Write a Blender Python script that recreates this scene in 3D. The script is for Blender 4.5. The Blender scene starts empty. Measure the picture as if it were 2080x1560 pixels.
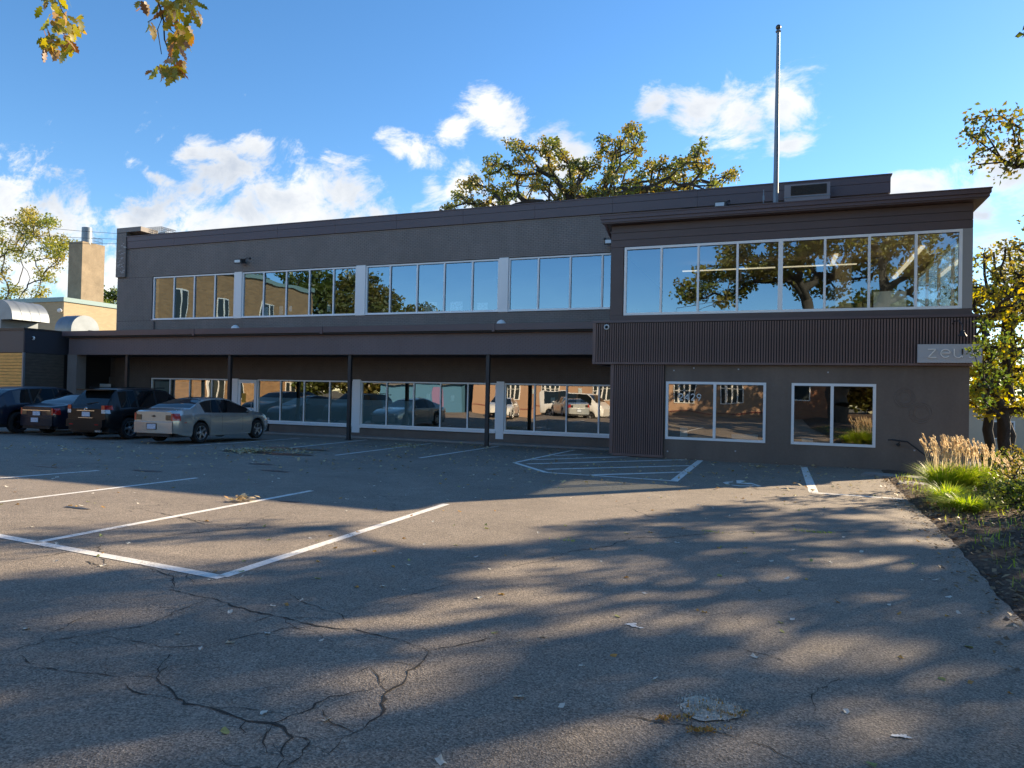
import bpy, math, random
import numpy as np
from mathutils import Vector, Matrix
random.seed(7); rng = np.random.default_rng(7)
scn = bpy.context.scene
col = scn.collection
PI = math.pi
rad = math.radians
# ------------------------------------------------------------------ camera
YAW, PITCH, ROLL, FPX = rad(21.037), rad(.858), rad(-1.2196), 1431.3
def rotm():
    cy, sy = math.cos(YAW), math.sin(YAW); Rz = np.array([[cy,-sy,0],[sy,cy,0],[0,0,1]])
    cp, sp = math.cos(PITCH), math.sin(PITCH); Rx = np.array([[1,0,0],[0,cp,-sp],[0,sp,cp]])
    cr, sr = math.cos(ROLL), math.sin(ROLL); Ry = np.array([[cr,0,sr],[0,1,0],[-sr,0,cr]])
    return Rz @ Rx @ Ry                      # columns: right, forward, up
CM = rotm()
cam = bpy.data.cameras.new('camera'); camo = bpy.data.objects.new('camera', cam); col.objects.link(camo)
cam.sensor_width = 36; cam.lens = FPX/2080*36; cam.clip_start = .05; cam.clip_end = 3000
m = Matrix([[CM[0][0], CM[0][2], -CM[0][1], 0],[CM[1][0], CM[1][2], -CM[1][1], 0],[CM[2][0], CM[2][2], -CM[2][1], 0],[0,0,0,1]])
camo.matrix_world = m
scn.camera = camo
def ray(x, y): return CM @ np.array([x-1040, FPX, 780-y])
def onY(x, y, Y): d = ray(x, y); return d*(Y/d[1])
def onX(x, y, X): d = ray(x, y); return d*(X/d[0])
def X_at(x, y, Y): return float(onY(x, y, Y)[0])
# ------------------------------------------------------------------ light
SUN_EL, SUN_AZ = rad(23.5), rad(36.0)        # azimuth clockwise from +Y
SKY_STRENGTH, SUN_STRENGTH = .10, 5.0
sdir = Vector((math.sin(SUN_AZ)*math.cos(SUN_EL), math.cos(SUN_AZ)*math.cos(SUN_EL), math.sin(SUN_EL)))
sl = bpy.data.lights.new('sun', 'SUN'); sl.energy = SUN_STRENGTH; sl.angle = rad(.45); sl.color = (1, .81, .56)
so = bpy.data.objects.new('sun', sl); col.objects.link(so); so.rotation_euler = sdir.to_track_quat('Z', 'Y').to_euler()
so.location = (20, 30, 40)
scn.view_settings.view_transform = 'Standard'; scn.view_settings.look = 'None'
scn.view_settings.gamma = 1; scn.view_settings.use_curve_mapping = False
scn.view_settings.exposure = 1.25
world = bpy.data.worlds.new('World'); scn.world = world; world.use_nodes = True
def build_world():
    nt = world.node_tree; N = nt.nodes; K = nt.links; N.clear()
    def nd(t, **kw):
        n = N.new(t)
        for k, v in kw.items(): setattr(n, k, v)
        return n
    out = nd('ShaderNodeOutputWorld'); bg = nd('ShaderNodeBackground'); bg.inputs[1].default_value = SKY_STRENGTH
    sky = nd('ShaderNodeTexSky', sky_type='NISHITA'); sky.sun_disc = False
    sky.sun_elevation = SUN_EL; sky.sun_rotation = SUN_AZ; sky.air_density = .95; sky.dust_density = .08; sky.ozone_density = 2.6; sky.altitude = 250
    tc = nd('ShaderNodeTexCoord')
    # clouds: ellipses in (x/y, z/y) of the direction, only in front of the facade (y > 0), broken up by noise
    sep = nd('ShaderNodeSeparateXYZ'); K.new(tc.outputs['Generated'], sep.inputs[0])
    def mth(op, a, b=None, c=None):
        n = nd('ShaderNodeMath', operation=op)
        for i, v in enumerate((a, b, c)):
            if v is None: continue
            if isinstance(v, (int, float)): n.inputs[i].default_value = v
            else: K.new(v, n.inputs[i])
        return n.outputs[0]
    ysafe = mth('MAXIMUM', sep.outputs[1], .02)
    u = mth('DIVIDE', sep.outputs[0], ysafe); v = mth('DIVIDE', sep.outputs[2], ysafe)
    comb = nd('ShaderNodeCombineXYZ'); K.new(u, comb.inputs[0]); K.new(v, comb.inputs[1])
    n0 = nd('ShaderNodeTexNoise'); n0.inputs['Scale'].default_value = 9; n0.inputs['Detail'].default_value = 9; n0.inputs['Roughness'].default_value = .66; n0.inputs['Distortion'].default_value = .35
    mp = nd('ShaderNodeMapping'); mp.inputs['Scale'].default_value = (1, 1.6, 1); mp.inputs['Rotation'].default_value = (0, 0, .45)
    K.new(comb.outputs[0], mp.inputs[0]); K.new(mp.outputs[0], n0.inputs[0])
    blobs = [(30,430,120,75,28),(150,470,120,60,28),(20,500,160,60,10),(230,530,120,50,20),(390,310,48,40,0),(450,350,110,52,25),
             (560,400,160,70,22),(690,390,50,70,10),(430,440,150,50,0),(310,355,45,16,20),(830,300,55,26,25),(925,262,32,26,0),(1010,245,75,34,30),
             (880,380,26,20,0),(935,380,40,35,0),(1140,305,50,42,40),(1010,420,110,40,0),(1335,215,34,34,0),(1420,225,75,68,20),
             (1500,240,70,55,0),(1600,215,62,55,0),(1600,290,50,22,0),(1490,285,60,25,0),(2060,370,80,62,-35),(1880,378,75,34,0),(1830,400,50,40,0),
             (2020,500,60,34,0),(2000,440,40,22,20),(2080,560,100,60,0),(60,560,120,40,0),(40,470,150,95,15),(130,455,90,60,20),(1960,400,90,50,10),(2060,330,60,70,-20),(640,450,130,36,0),(330,430,110,50,0),(90,480,170,80,15),(520,300,60,30,10)]
    acc = None
    for (x, y, a, b, rot) in blobs:
        d = ray(x, y); e = ray(x+1, y); g = ray(x, y+1)
        U = d[0]/d[1]; V = d[2]/d[1]; sx = abs(e[0]/e[1]-U); sy = abs(g[2]/g[1]-V)
        sh = (e[2]/e[1]-V)/sx
        q = nd('ShaderNodeMapping', vector_type='TEXTURE'); q.inputs['Location'].default_value = (U, V, 0)
        q.inputs['Rotation'].default_value = (0, 0, -rad(rot)+math.atan(sh)*.8); q.inputs['Scale'].default_value = (a*sx*1.35, b*sy*1.35, 1)
        K.new(comb.outputs[0], q.inputs[0])
        ln = nd('ShaderNodeVectorMath', operation='LENGTH'); K.new(q.outputs[0], ln.inputs[0])
        w = mth('MAXIMUM', mth('SUBTRACT', 1, ln.outputs['Value']), -1.15)
        acc = w if acc is None else nd_smax(nt, acc, w)
    n1 = nd('ShaderNodeTexNoise'); n1.inputs['Scale'].default_value = 2.2; n1.inputs['Detail'].default_value = 5
    K.new(comb.outputs[0], n1.inputs[0])
    nn = mth('ADD', mth('MULTIPLY', mth('SUBTRACT', n0.outputs[0], .5), 4.2), mth('MULTIPLY', mth('SUBTRACT', n1.outputs[0], .5), 1.0))
    dens = mth('ADD', acc, nn)
    mr = nd('ShaderNodeMapRange', interpolation_type='SMOOTHSTEP'); mr.inputs['From Min'].default_value = -.05; mr.inputs['From Max'].default_value = .85
    K.new(dens, mr.inputs[0])
    front = nd('ShaderNodeMapRange'); front.inputs['From Min'].default_value = .1; front.inputs['From Max'].default_value = .25
    K.new(sep.outputs[1], front.inputs[0])
    fac = mth('MULTIPLY', mth('MULTIPLY', mr.outputs[0], front.outputs[0]), .95)
    # cloud shade: thick cores greyer
    n2 = nd('ShaderNodeTexNoise'); n2.inputs['Scale'].default_value = 5.5; n2.inputs['Detail'].default_value = 4
    mp2 = nd('ShaderNodeMapping'); mp2.inputs['Location'].default_value = (3.1, .07, 0); K.new(comb.outputs[0], mp2.inputs[0]); K.new(mp2.outputs[0], n2.inputs[0])
    rmp = nd('ShaderNodeValToRGB'); rmp.color_ramp.elements[0].position = .28; rmp.color_ramp.elements[0].color = (2.7, 2.95, 3.35, 1)
    rmp.color_ramp.elements[1].position = .62; rmp.color_ramp.elements[1].color = (4.9, 4.85, 4.7, 1)
    K.new(mth('SUBTRACT', n2.outputs[0], mth('MULTIPLY', mth('MINIMUM', mth('SUBTRACT', dens, .9), .9), .16)), rmp.inputs[0])
    hs = nd('ShaderNodeHueSaturation'); hs.inputs['Saturation'].default_value = 1.2; hs.inputs['Value'].default_value = 1.0; K.new(sky.outputs[0], hs.inputs['Color'])
    mix = nd('ShaderNodeMixRGB'); K.new(fac, mix.inputs[0]); K.new(hs.outputs[0], mix.inputs[1]); K.new(rmp.outputs[0], mix.inputs[2])
    K.new(mix.outputs[0], bg.inputs[0]); K.new(bg.outputs[0], out.inputs[0])
def nd_smax(nt, a, b):
    n = nt.nodes.new('ShaderNodeMath'); n.operation = 'SMOOTH_MAX'; n.inputs[2].default_value = .2
    nt.links.new(a, n.inputs[0]); nt.links.new(b, n.inputs[1]); return n.outputs[0]
build_world()
# ------------------------------------------------------------------ materials
def sock(n, k): return n.inputs[k]
def mat(name, c, rough=.8, metal=0, var=None, bump=None, spec=.5, coat=0, streak=None):
    m = bpy.data.materials.new(name); m.use_nodes = True; nt = m.node_tree; N = nt.nodes; K = nt.links
    p = N['Principled BSDF']; p.inputs['Base Color'].default_value = (*c, 1); p.inputs['Roughness'].default_value = rough
    p.inputs['Metallic'].default_value = metal; p.inputs['Specular IOR Level'].default_value = spec
    if coat: p.inputs['Coat Weight'].default_value = coat; p.inputs['Coat Roughness'].default_value = .03
    tc = None
    if var or bump or streak:
        tc = N.new('ShaderNodeTexCoord')
    last = None
    if var:
        for (sc, amt, zs) in (var if isinstance(var, list) else [var]):
            mp = N.new('ShaderNodeMapping'); mp.inputs['Scale'].default_value = (1, 1, zs); K.new(tc.outputs['Object'], mp.inputs[0])
            n = N.new('ShaderNodeTexNoise'); n.inputs['Scale'].default_value = sc; n.inputs['Detail'].default_value = 6; n.inputs['Roughness'].default_value = .6
            K.new(mp.outputs[0], n.inputs[0])
            r = N.new('ShaderNodeMapRange'); r.inputs['From Min'].default_value = .3; r.inputs['From Max'].default_value = .7
            r.inputs['To Min'].default_value = 1-amt; r.inputs['To Max'].default_value = 1+amt; K.new(n.outputs[0], r.inputs[0])
            mx = N.new('ShaderNodeVectorMath'); mx.operation = 'SCALE'
            if last is None: mx.inputs[0].default_value = c
            else: K.new(last, mx.inputs[0])
            K.new(r.outputs[0], mx.inputs['Scale']); last = mx.outputs[0]
        K.new(last, p.inputs['Base Color'])
    if bump:
        n = N.new('ShaderNodeTexNoise'); n.inputs['Scale'].default_value = bump[0]; n.inputs['Detail'].default_value = 5; K.new(tc.outputs['Object'], n.inputs[0])
        b = N.new('ShaderNodeBump'); b.inputs['Strength'].default_value = bump[1]; b.inputs['Distance'].default_value = bump[2] if len(bump) > 2 else .01
        K.new(n.outputs[0], b.inputs['Height']); K.new(b.outputs[0], p.inputs['Normal'])
    return m
def glass_mat(name, refl, tint, add=.5, rcol=(1,1,1), rough=.0):
    m = bpy.data.materials.new(name); m.use_nodes = True; nt = m.node_tree; N = nt.nodes; K = nt.links; N.clear()
    out = N.new('ShaderNodeOutputMaterial'); mx = N.new('ShaderNodeMixShader'); t = N.new('ShaderNodeBsdfTransparent'); g = N.new('ShaderNodeBsdfGlossy')
    t.inputs[0].default_value = (*tint, 1); g.inputs[0].default_value = (*rcol, 1); g.inputs['Roughness'].default_value = rough
    lw = N.new('ShaderNodeLayerWeight'); lw.inputs[0].default_value = .5; fr = N.new('ShaderNodeMath'); fr.operation = 'POWER'; fr.inputs[1].default_value = 4; K.new(lw.outputs['Facing'], fr.inputs[0])
    a = N.new('ShaderNodeMath'); a.operation = 'MULTIPLY_ADD'; a.inputs[1].default_value = add; a.inputs[2].default_value = refl+.04; a.use_clamp = True
    K.new(fr.outputs[0], a.inputs[0]); K.new(a.outputs[0], mx.inputs[0]); K.new(t.outputs[0], mx.inputs[1]); K.new(g.outputs[0], mx.inputs[2]); K.new(mx.outputs[0], out.inputs[0])
    tc = N.new('ShaderNodeTexCoord'); n = N.new('ShaderNodeTexNoise'); n.inputs['Scale'].default_value = .8; n.inputs['Detail'].default_value = 1
    b = N.new('ShaderNodeBump'); b.inputs['Strength'].default_value = .25; b.inputs['Distance'].default_value = .014
    K.new(tc.outputs['Object'], n.inputs[0]); K.new(n.outputs[0], b.inputs['Height']); K.new(b.outputs[0], g.inputs['Normal'])
    return m
def emit(name, c, s):
    m = bpy.data.materials.new(name); m.use_nodes = True; N = m.node_tree.nodes; p = N['Principled BSDF']
    p.inputs['Emission Color'].default_value = (*c, 1); p.inputs['Emission Strength'].default_value = s; p.inputs['Base Color'].default_value = (*c, 1); return m
def leaf_mat(name, cols, trans=.45, rough=.6):
    m = bpy.data.materials.new(name); m.use_nodes = True; nt = m.node_tree; N = nt.nodes; K = nt.links; N.clear()
    out = N.new('ShaderNodeOutputMaterial'); a = N.new('ShaderNodeAttribute'); a.attribute_name = 'rnd'
    r = N.new('ShaderNodeValToRGB'); e = r.color_ramp.elements
    while len(e) < len(cols): e.new(.5)
    for i, c in enumerate(cols): e[i].position = i/(len(cols)-1) if len(cols) > 1 else 0; e[i].color = (*c, 1)
    K.new(a.outputs['Fac'], r.inputs[0])
    d = N.new('ShaderNodeBsdfDiffuse'); t = N.new('ShaderNodeBsdfTranslucent'); g = N.new('ShaderNodeBsdfGlossy'); g.inputs['Roughness'].default_value = .45
    h = N.new('ShaderNodeHueSaturation'); h.inputs['Saturation'].default_value = 1.15; h.inputs['Value'].default_value = 1.5; K.new(r.outputs[0], h.inputs['Color'])
    K.new(r.outputs[0], d.inputs[0]); K.new(h.outputs[0], t.inputs[0])
    m1 = N.new('ShaderNodeMixShader'); m1.inputs[0].default_value = trans; K.new(d.outputs[0], m1.inputs[1]); K.new(t.outputs[0], m1.inputs[2])
    m2 = N.new('ShaderNodeMixShader'); m2.inputs[0].default_value = .06; K.new(m1.outputs[0], m2.inputs[1]); K.new(g.outputs[0], m2.inputs[2])
    K.new(m2.outputs[0], out.inputs[0]); return m
def asphalt_mat():
    m = bpy.data.materials.new('asphalt'); m.use_nodes = True; nt = m.node_tree; N = nt.nodes; K = nt.links; p = N['Principled BSDF']
    tc = N.new('ShaderNodeTexCoord')
    def noise(sc, det=4, ro=.6, zs=1):
        n = N.new('ShaderNodeTexNoise'); n.inputs['Scale'].default_value = sc; n.inputs['Detail'].default_value = det; n.inputs['Roughness'].default_value = ro
        K.new(tc.outputs['Object'], n.inputs[0]); return n
    def rng_(s, a, b, c, d):
        r = N.new('ShaderNodeMapRange'); r.inputs[1].default_value = a; r.inputs[2].default_value = b; r.inputs[3].default_value = c; r.inputs[4].default_value = d; K.new(s, r.inputs[0]); return r.outputs[0]
    def mul(a, b):
        x = N.new('ShaderNodeMath'); x.operation = 'MULTIPLY'; K.new(a, x.inputs[0]); K.new(b, x.inputs[1]); return x.outputs[0]
    f = noise(85, 3, .8); v = N.new('ShaderNodeTexVoronoi'); v.inputs['Scale'].default_value = 110; K.new(tc.outputs['Object'], v.inputs[0])
    sp = rng_(v.outputs['Color'], 0, 1, .45, 1.6)
    a = mul(rng_(f.outputs[0], .3, .7, .45, 1.55), sp)
    a = mul(a, rng_(noise(.55, 5, .6).outputs[0], .3, .7, .86, 1.12))
    a = mul(a, rng_(noise(3.2, 6, .7).outputs[0], .25, .75, .85, 1.14))
    # hairline cracks
    w = N.new('ShaderNodeTexNoise'); w.inputs['Scale'].default_value = 1.5; w.inputs['Detail'].default_value = 5; K.new(tc.outputs['Object'], w.inputs[0])
    ad = N.new('ShaderNodeVectorMath'); ad.operation = 'MULTIPLY_ADD'; ad.inputs[1].default_value = (.9,)*3; K.new(w.outputs['Color'], ad.inputs[0]); K.new(tc.outputs['Object'], ad.inputs[2])
    v2 = N.new('ShaderNodeTexVoronoi'); v2.feature = 'DISTANCE_TO_EDGE'; v2.inputs['Scale'].default_value = .55; K.new(ad.outputs[0], v2.inputs[0])
    msk = rng_(noise(.35, 2).outputs[0], .52, .62, 0, 1)
    line = rng_(v2.outputs['Distance'], .0012, .006, .45, 1)
    one = N.new('ShaderNodeMix'); K.new(msk, one.inputs[0]); one.inputs[2].default_value = 1; K.new(line, one.inputs[3])
    a = mul(a, one.outputs[0])
    cm = N.new('ShaderNodeVectorMath'); cm.operation = 'SCALE'; cm.inputs[0].default_value = (.252, .21, .166); K.new(a, cm.inputs['Scale'])
    K.new(cm.outputs[0], p.inputs['Base Color']); p.inputs['Roughness'].default_value = .82; p.inputs['Specular IOR Level'].default_value = .35
    b = N.new('ShaderNodeBump'); b.inputs['Strength'].default_value = .55; b.inputs['Distance'].default_value = .006
    hh = N.new('ShaderNodeMath'); hh.operation = 'ADD'; K.new(f.outputs[0], hh.inputs[0]); K.new(v.outputs['Distance'], hh.inputs[1]); K.new(hh.outputs[0], b.inputs['Height']); K.new(b.outputs[0], p.inputs['Normal'])
    return m
def brick_mat(name, c1, c2, mortar, sc=1.0, swap=False):
    m = bpy.data.materials.new(name); m.use_nodes = True; nt = m.node_tree; N = nt.nodes; K = nt.links; p = N['Principled BSDF']; p.inputs['Roughness'].default_value = .9
    tc = N.new('ShaderNodeTexCoord'); s = N.new('ShaderNodeSeparateXYZ'); K.new(tc.outputs['Object'], s.inputs[0]); a = N.new('ShaderNodeMath'); a.operation = 'ADD'
    K.new(s.outputs[0], a.inputs[0]); K.new(s.outputs[1], a.inputs[1]); c = N.new('ShaderNodeCombineXYZ'); K.new(a.outputs[0], c.inputs[0]); K.new(s.outputs[2], c.inputs[1])
    b = N.new('ShaderNodeTexBrick'); b.inputs['Scale'].default_value = 1; b.inputs['Brick Width'].default_value = .22*sc; b.inputs['Row Height'].default_value = .075*sc; b.inputs['Mortar Size'].default_value = .008*sc
    b.inputs['Color1'].default_value = (*c1, 1); b.inputs['Color2'].default_value = (*c2, 1); b.inputs['Mortar'].default_value = (*mortar, 1); K.new(c.outputs[0], b.inputs[0])
    K.new(b.outputs[0], p.inputs['Base Color']); return m
M = {}
M['asphalt'] = asphalt_mat()
M['line'] = mat('line_paint', (.80, .77, .71), .7, var=[(9, .14, 1), (60, .12, 1)])
def wear(m, dark):
    nt = m.node_tree; N = nt.nodes; K = nt.links; p = N['Principled BSDF']; src = p.inputs['Base Color'].links[0].from_socket
    tc = N.new('ShaderNodeTexCoord'); n = N.new('ShaderNodeTexNoise'); n.inputs['Scale'].default_value = 38; n.inputs['Detail'].default_value = 7; n.inputs['Roughness'].default_value = .75; K.new(tc.outputs['Object'], n.inputs[0])
    n2 = N.new('ShaderNodeTexNoise'); n2.inputs['Scale'].default_value = 2.2; K.new(tc.outputs['Object'], n2.inputs[0])
    ad = N.new('ShaderNodeMath'); ad.operation = 'MULTIPLY_ADD'; ad.inputs[1].default_value = .35; K.new(n2.outputs[0], ad.inputs[0]); K.new(n.outputs[0], ad.inputs[2])
    r = N.new('ShaderNodeMapRange'); r.inputs[1].default_value = .74; r.inputs[2].default_value = .80; r.inputs[3].default_value = 0; r.inputs[4].default_value = .85; K.new(ad.outputs[0], r.inputs[0])
    mx = N.new('ShaderNodeMixRGB'); mx.inputs[2].default_value = (*dark, 1); K.new(r.outputs[0], mx.inputs[0]); K.new(src, mx.inputs[1]); K.new(mx.outputs[0], p.inputs['Base Color'])
wear(M['line'], (.24, .2, .16))
M['crack'] = mat('crack_dirt', (.045, .038, .03), .95)
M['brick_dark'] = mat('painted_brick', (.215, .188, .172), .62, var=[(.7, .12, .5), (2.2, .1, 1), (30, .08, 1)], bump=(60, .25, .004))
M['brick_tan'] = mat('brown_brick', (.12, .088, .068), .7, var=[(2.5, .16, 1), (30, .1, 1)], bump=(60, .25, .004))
M['brick_plum'] = mat('plum_painted_brick', (.165, .13, .132), .6, var=[(.7, .12, .5), (30, .1, 1)], bump=(60, .25, .004))
M['mortar'] = mat('painted_mortar', (.13, .115, .108), .9)
M['fascia'] = mat('plum_metal', (.108, .074, .08), .42, var=(.9, .06, 1))
M['siding'] = mat('brown_siding', (.098, .068, .066), .5, var=(1.6, .08, 1))
M['stucco'] = mat('brown_stucco', (.172, .132, .105), .75, var=[(.5, .14, 1), (1.6, .12, .12), (14, .07, 1)], bump=(90, .3, .004))
M['slat'] = mat('brown_slat', (.185, .115, .098), .55, var=[(.6, .12, 1), (3, .16, .2)])
M['slat_back'] = mat('slat_back', (.022, .017, .016), .8)
M['white'] = mat('white_frame', (.86, .86, .85), .35)
M['post'] = mat('dark_steel', (.03, .028, .028), .5)
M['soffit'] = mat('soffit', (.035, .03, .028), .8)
M['roof'] = mat('roof_membrane', (.16, .155, .15), .9)
M['gasket'] = mat('gasket', (.02, .02, .02), .6)
M['glass_up'] = glass_mat('coated_glass', .24, (.74, .78, .76), .9, (.62, .83, 1))
M['glass_low'] = glass_mat('window_glass', .30, (.66, .70, .66), .9, (1, .97, .9))
M['glass_side'] = glass_mat('clear_glass', .06, (.9, .92, .9), 1.0)
M['film'] = mat('frosted_film', (.32, .48, .56), .5)
M['blind'] = mat('roller_blind', (.42, .48, .48), .8)
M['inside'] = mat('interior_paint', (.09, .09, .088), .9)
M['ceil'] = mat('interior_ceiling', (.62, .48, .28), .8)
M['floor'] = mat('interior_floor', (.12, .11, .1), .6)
M['board'] = mat('white_board', (.75, .8, .8), .4)
M['lamp'] = emit('lit_tube', (1, .86, .6), .4)
M['concrete'] = mat('concrete', (.27, .25, .23), .9, var=[(2, .15, 1), (40, .1, 1)], bump=(60, .3, .005))
M['galv'] = mat('galvanised', (.22, .25, .28), .5, metal=.5, var=(1.2, .15, 1))
M['alu'] = mat('brushed_metal', (.46, .46, .47), .5, metal=.1)
M['letters'] = mat('letter_metal', (.9, .86, .8), .4, metal=.0)
M['wood'] = mat('cedar_board', (.86, .43, .10), .6, var=[(3, .22, 6)], bump=(40, .2, .003))
M['wood_shade'] = mat('shaded_cedar_board', (.085, .07, .055), .7, var=[(3, .3, 6)], bump=(40, .2, .003))  # side-face boards: shade facing the canopy is painted into this darker colour
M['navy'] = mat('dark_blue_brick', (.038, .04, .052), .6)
M['band'] = mat('brown_band', (.15, .12, .105), .7)
M['tanbrick'] = brick_mat('tan_brick', (.50, .38, .22), (.44, .33, .19), (.36, .30, .22), 1.6)
M['tanbrick2'] = brick_mat('ochre_brick', (.40, .235, .11), (.26, .15, .07), (.30, .24, .17), 1.9)
M['redbrick'] = brick_mat('red_brick', (.34, .14, .07), (.26, .1, .05), (.25, .19, .15))
M['teal'] = mat('teal_coping', (.22, .33, .33), .5)
M['stack'] = mat('rendered_chimney', (.30, .23, .15), .9, var=[(1.2, .2, 1), (8, .1, 1)], bump=(20, .3, .02))
M['orange'] = mat('orange_render', (.40, .255, .165), .85, var=(.8, .08, 1))
M['blue'] = mat('blue_render', (.07, .2, .34), .8); M['purple'] = mat('purple_panel', (.24, .17, .32), .8)
M['pale'] = mat('pale_render', (.55, .46, .34), .9, var=(.6, .1, 1))
M['white_paint'] = mat('white_paint', (.8, .8, .78), .5)
M['winglass'] = mat('dark_window', (.03, .04, .045), .05)
M['bark'] = mat('bark', (.075, .058, .045), .95, var=[(5, .3, .3)], bump=(14, .9, .05))
M['bark_dk'] = mat('dark_bark', (.045, .036, .03), .95, var=[(5, .3, .3)], bump=(18, .8, .03))
M['mulch'] = mat('mulch', (.10, .065, .042), 1, var=[(2, .3, 1), (25, .45, 1)], bump=(30, 1, .06))
M['earth'] = mat('ground', (.12, .10, .06), 1, var=[(.3, .3, 1), (6, .3, 1)])
M['street'] = mat('street_asphalt', (.1, .1, .1), .9, var=(2, .1, 1))
M['stain'] = mat('wet_stain', (.03, .028, .026), .35, var=(4, .3, 1))
M['gravel'] = mat('pale_chips', (.58, .55, .47), .95, var=[(60, .6, 1), (20, .4, 1)], bump=(80, 1, .02))
M['rust'] = mat('orange_crumbs', (.3, .12, .04), .95, var=(40, .5, 1))
# cars
M['champagne'] = mat('champagne_paint', (.50, .475, .43), .26, metal=.55, coat=1)
M['black_paint'] = mat('black_paint', (.008, .008, .009), .35, coat=.25, spec=.3)
M['navy_paint'] = mat('navy_paint', (.012, .018, .032), .3, metal=.1, coat=.4, spec=.3)
M['white_car'] = mat('white_car_paint', (.75, .75, .74), .3, coat=1)
M['silver_car'] = mat('silver_car_paint', (.4, .42, .43), .3, metal=.6, coat=1)
M['blue_car'] = mat('pale_blue_paint', (.35, .45, .6), .3, metal=.3, coat=1)
M['carglass'] = mat('car_glass', (.008, .011, .012), .03, spec=.6)
M['tyre'] = mat('tyre', (.018, .018, .018), .85)
M['rim'] = mat('rim', (.55, .56, .58), .28, metal=.9)
M['rim_dark'] = mat('rim_dark', (.05, .05, .055), .3, metal=.6)
M['trim'] = mat('black_trim', (.015, .015, .015), .6)
M['tail'] = mat('tail_lens', (.45, .015, .012), .12, coat=1)
M['tail_dark'] = mat('smoked_lens', (.03, .03, .022), .12, coat=1)
M['clearlens'] = mat('clear_lens', (.6, .6, .6), .15, coat=1)
M['chrome'] = mat('chrome', (.75, .75, .75), .12, metal=1)
M['plate'] = mat('plate', (.55, .62, .72), .5, var=(30, .3, 1))
# leaves
M['lf_oak'] = leaf_mat('oak_leaf', [(.09, .12, .022), (.13, .155, .032), (.17, .18, .04), (.24, .17, .04), (.15, .18, .035)], .5)
M['lf_yellow'] = leaf_mat('yellow_leaf', [(.2, .24, .03), (.36, .31, .03), (.46, .34, .035), (.15, .2, .03), (.36, .24, .04)], .62)
M['lf_green'] = leaf_mat('green_leaf', [(.07, .115, .02), (.11, .15, .028), (.15, .16, .03)], .5)
M['lf_mixed'] = leaf_mat('turning_leaf', [(.08, .11, .022), (.13, .145, .03), (.19, .16, .035), (.24, .17, .035)], .5)
M['lf_street'] = leaf_mat('street_leaf', [(.14, .17, .03), (.22, .2, .045), (.28, .2, .05)], .55)
M['lf_left'] = leaf_mat('left_tree_leaf', [(.14, .19, .03), (.22, .24, .04), (.32, .28, .05), (.4, .3, .08)], .5)
M['lf_sunny'] = leaf_mat('sunny_oak_leaf', [(.15, .19, .03), (.26, .25, .045), (.34, .27, .05), (.36, .24, .05), (.22, .26, .05)], .45)
M['lf_near'] = leaf_mat('near_oak_leaf', [(.12, .16, .025), (.30, .26, .03), (.36, .20, .04), (.20, .09, .035), (.42, .30, .16)], .5)
M['lf_dry'] = leaf_mat('dry_leaf', [(.62, .56, .42), (.5, .34, .16), (.55, .44, .2), (.5, .46, .3), (.42, .24, .1)], .15)
M['lf_pale'] = leaf_mat('pale_dry_leaf', [(.8, .77, .7), (.68, .63, .5)], .15)
M['lf_chip'] = leaf_mat('chip', [(.5, .48, .42), (.68, .65, .57), (.34, .3, .24)], .05)
M['lf_bed'] = leaf_mat('bed_leaf', [(.2, .13, .07), (.3, .2, .1), (.14, .09, .05), (.36, .28, .15)], .15)
M['lf_gold'] = leaf_mat('orange_dry_leaf', [(.5, .25, .06), (.5, .33, .08)], .15)
M['lf_lime'] = leaf_mat('green_fallen_leaf', [(.32, .36, .12), (.4, .4, .14)], .15)
M['blade'] = leaf_mat('grass_blade', [(.2, .32, .03), (.36, .46, .06), (.44, .44, .1)], .5)
M['plume'] = leaf_mat('plume', [(.62, .50, .33), (.72, .62, .44), (.5, .37, .23)], .45)
# ------------------------------------------------------------------ object helpers
BASE = {}
def tag(o, label=None, cat=None, group=None, kind=None):
    if label: o['label'] = label
    if cat: o['category'] = cat
    if group: o['group'] = group
    if kind: o['kind'] = kind
    return o
def thing(name, label, cat, loc=(0,0,0), rz=0, group=None):
    o = bpy.data.objects.new(name, None); o.empty_display_size = .2; col.objects.link(o); o.location = loc; o.rotation_euler = (0, 0, rz)
    BASE[o.name] = np.array(loc, float) if rz == 0 else np.zeros(3)
    return tag(o, label, cat, group)
def link(name, me, parent=None):
    o = bpy.data.objects.new(name, me); col.objects.link(o)
    if parent is not None:
        o.parent = parent; BASE[o.name] = BASE[parent.name]
    return o
def finish(me, smooth, sharp=None):
    if smooth:
        me.polygons.foreach_set('use_smooth', [True]*len(me.polygons))
        if sharp is not None: me.set_sharp_from_angle(angle=rad(sharp))
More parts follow.
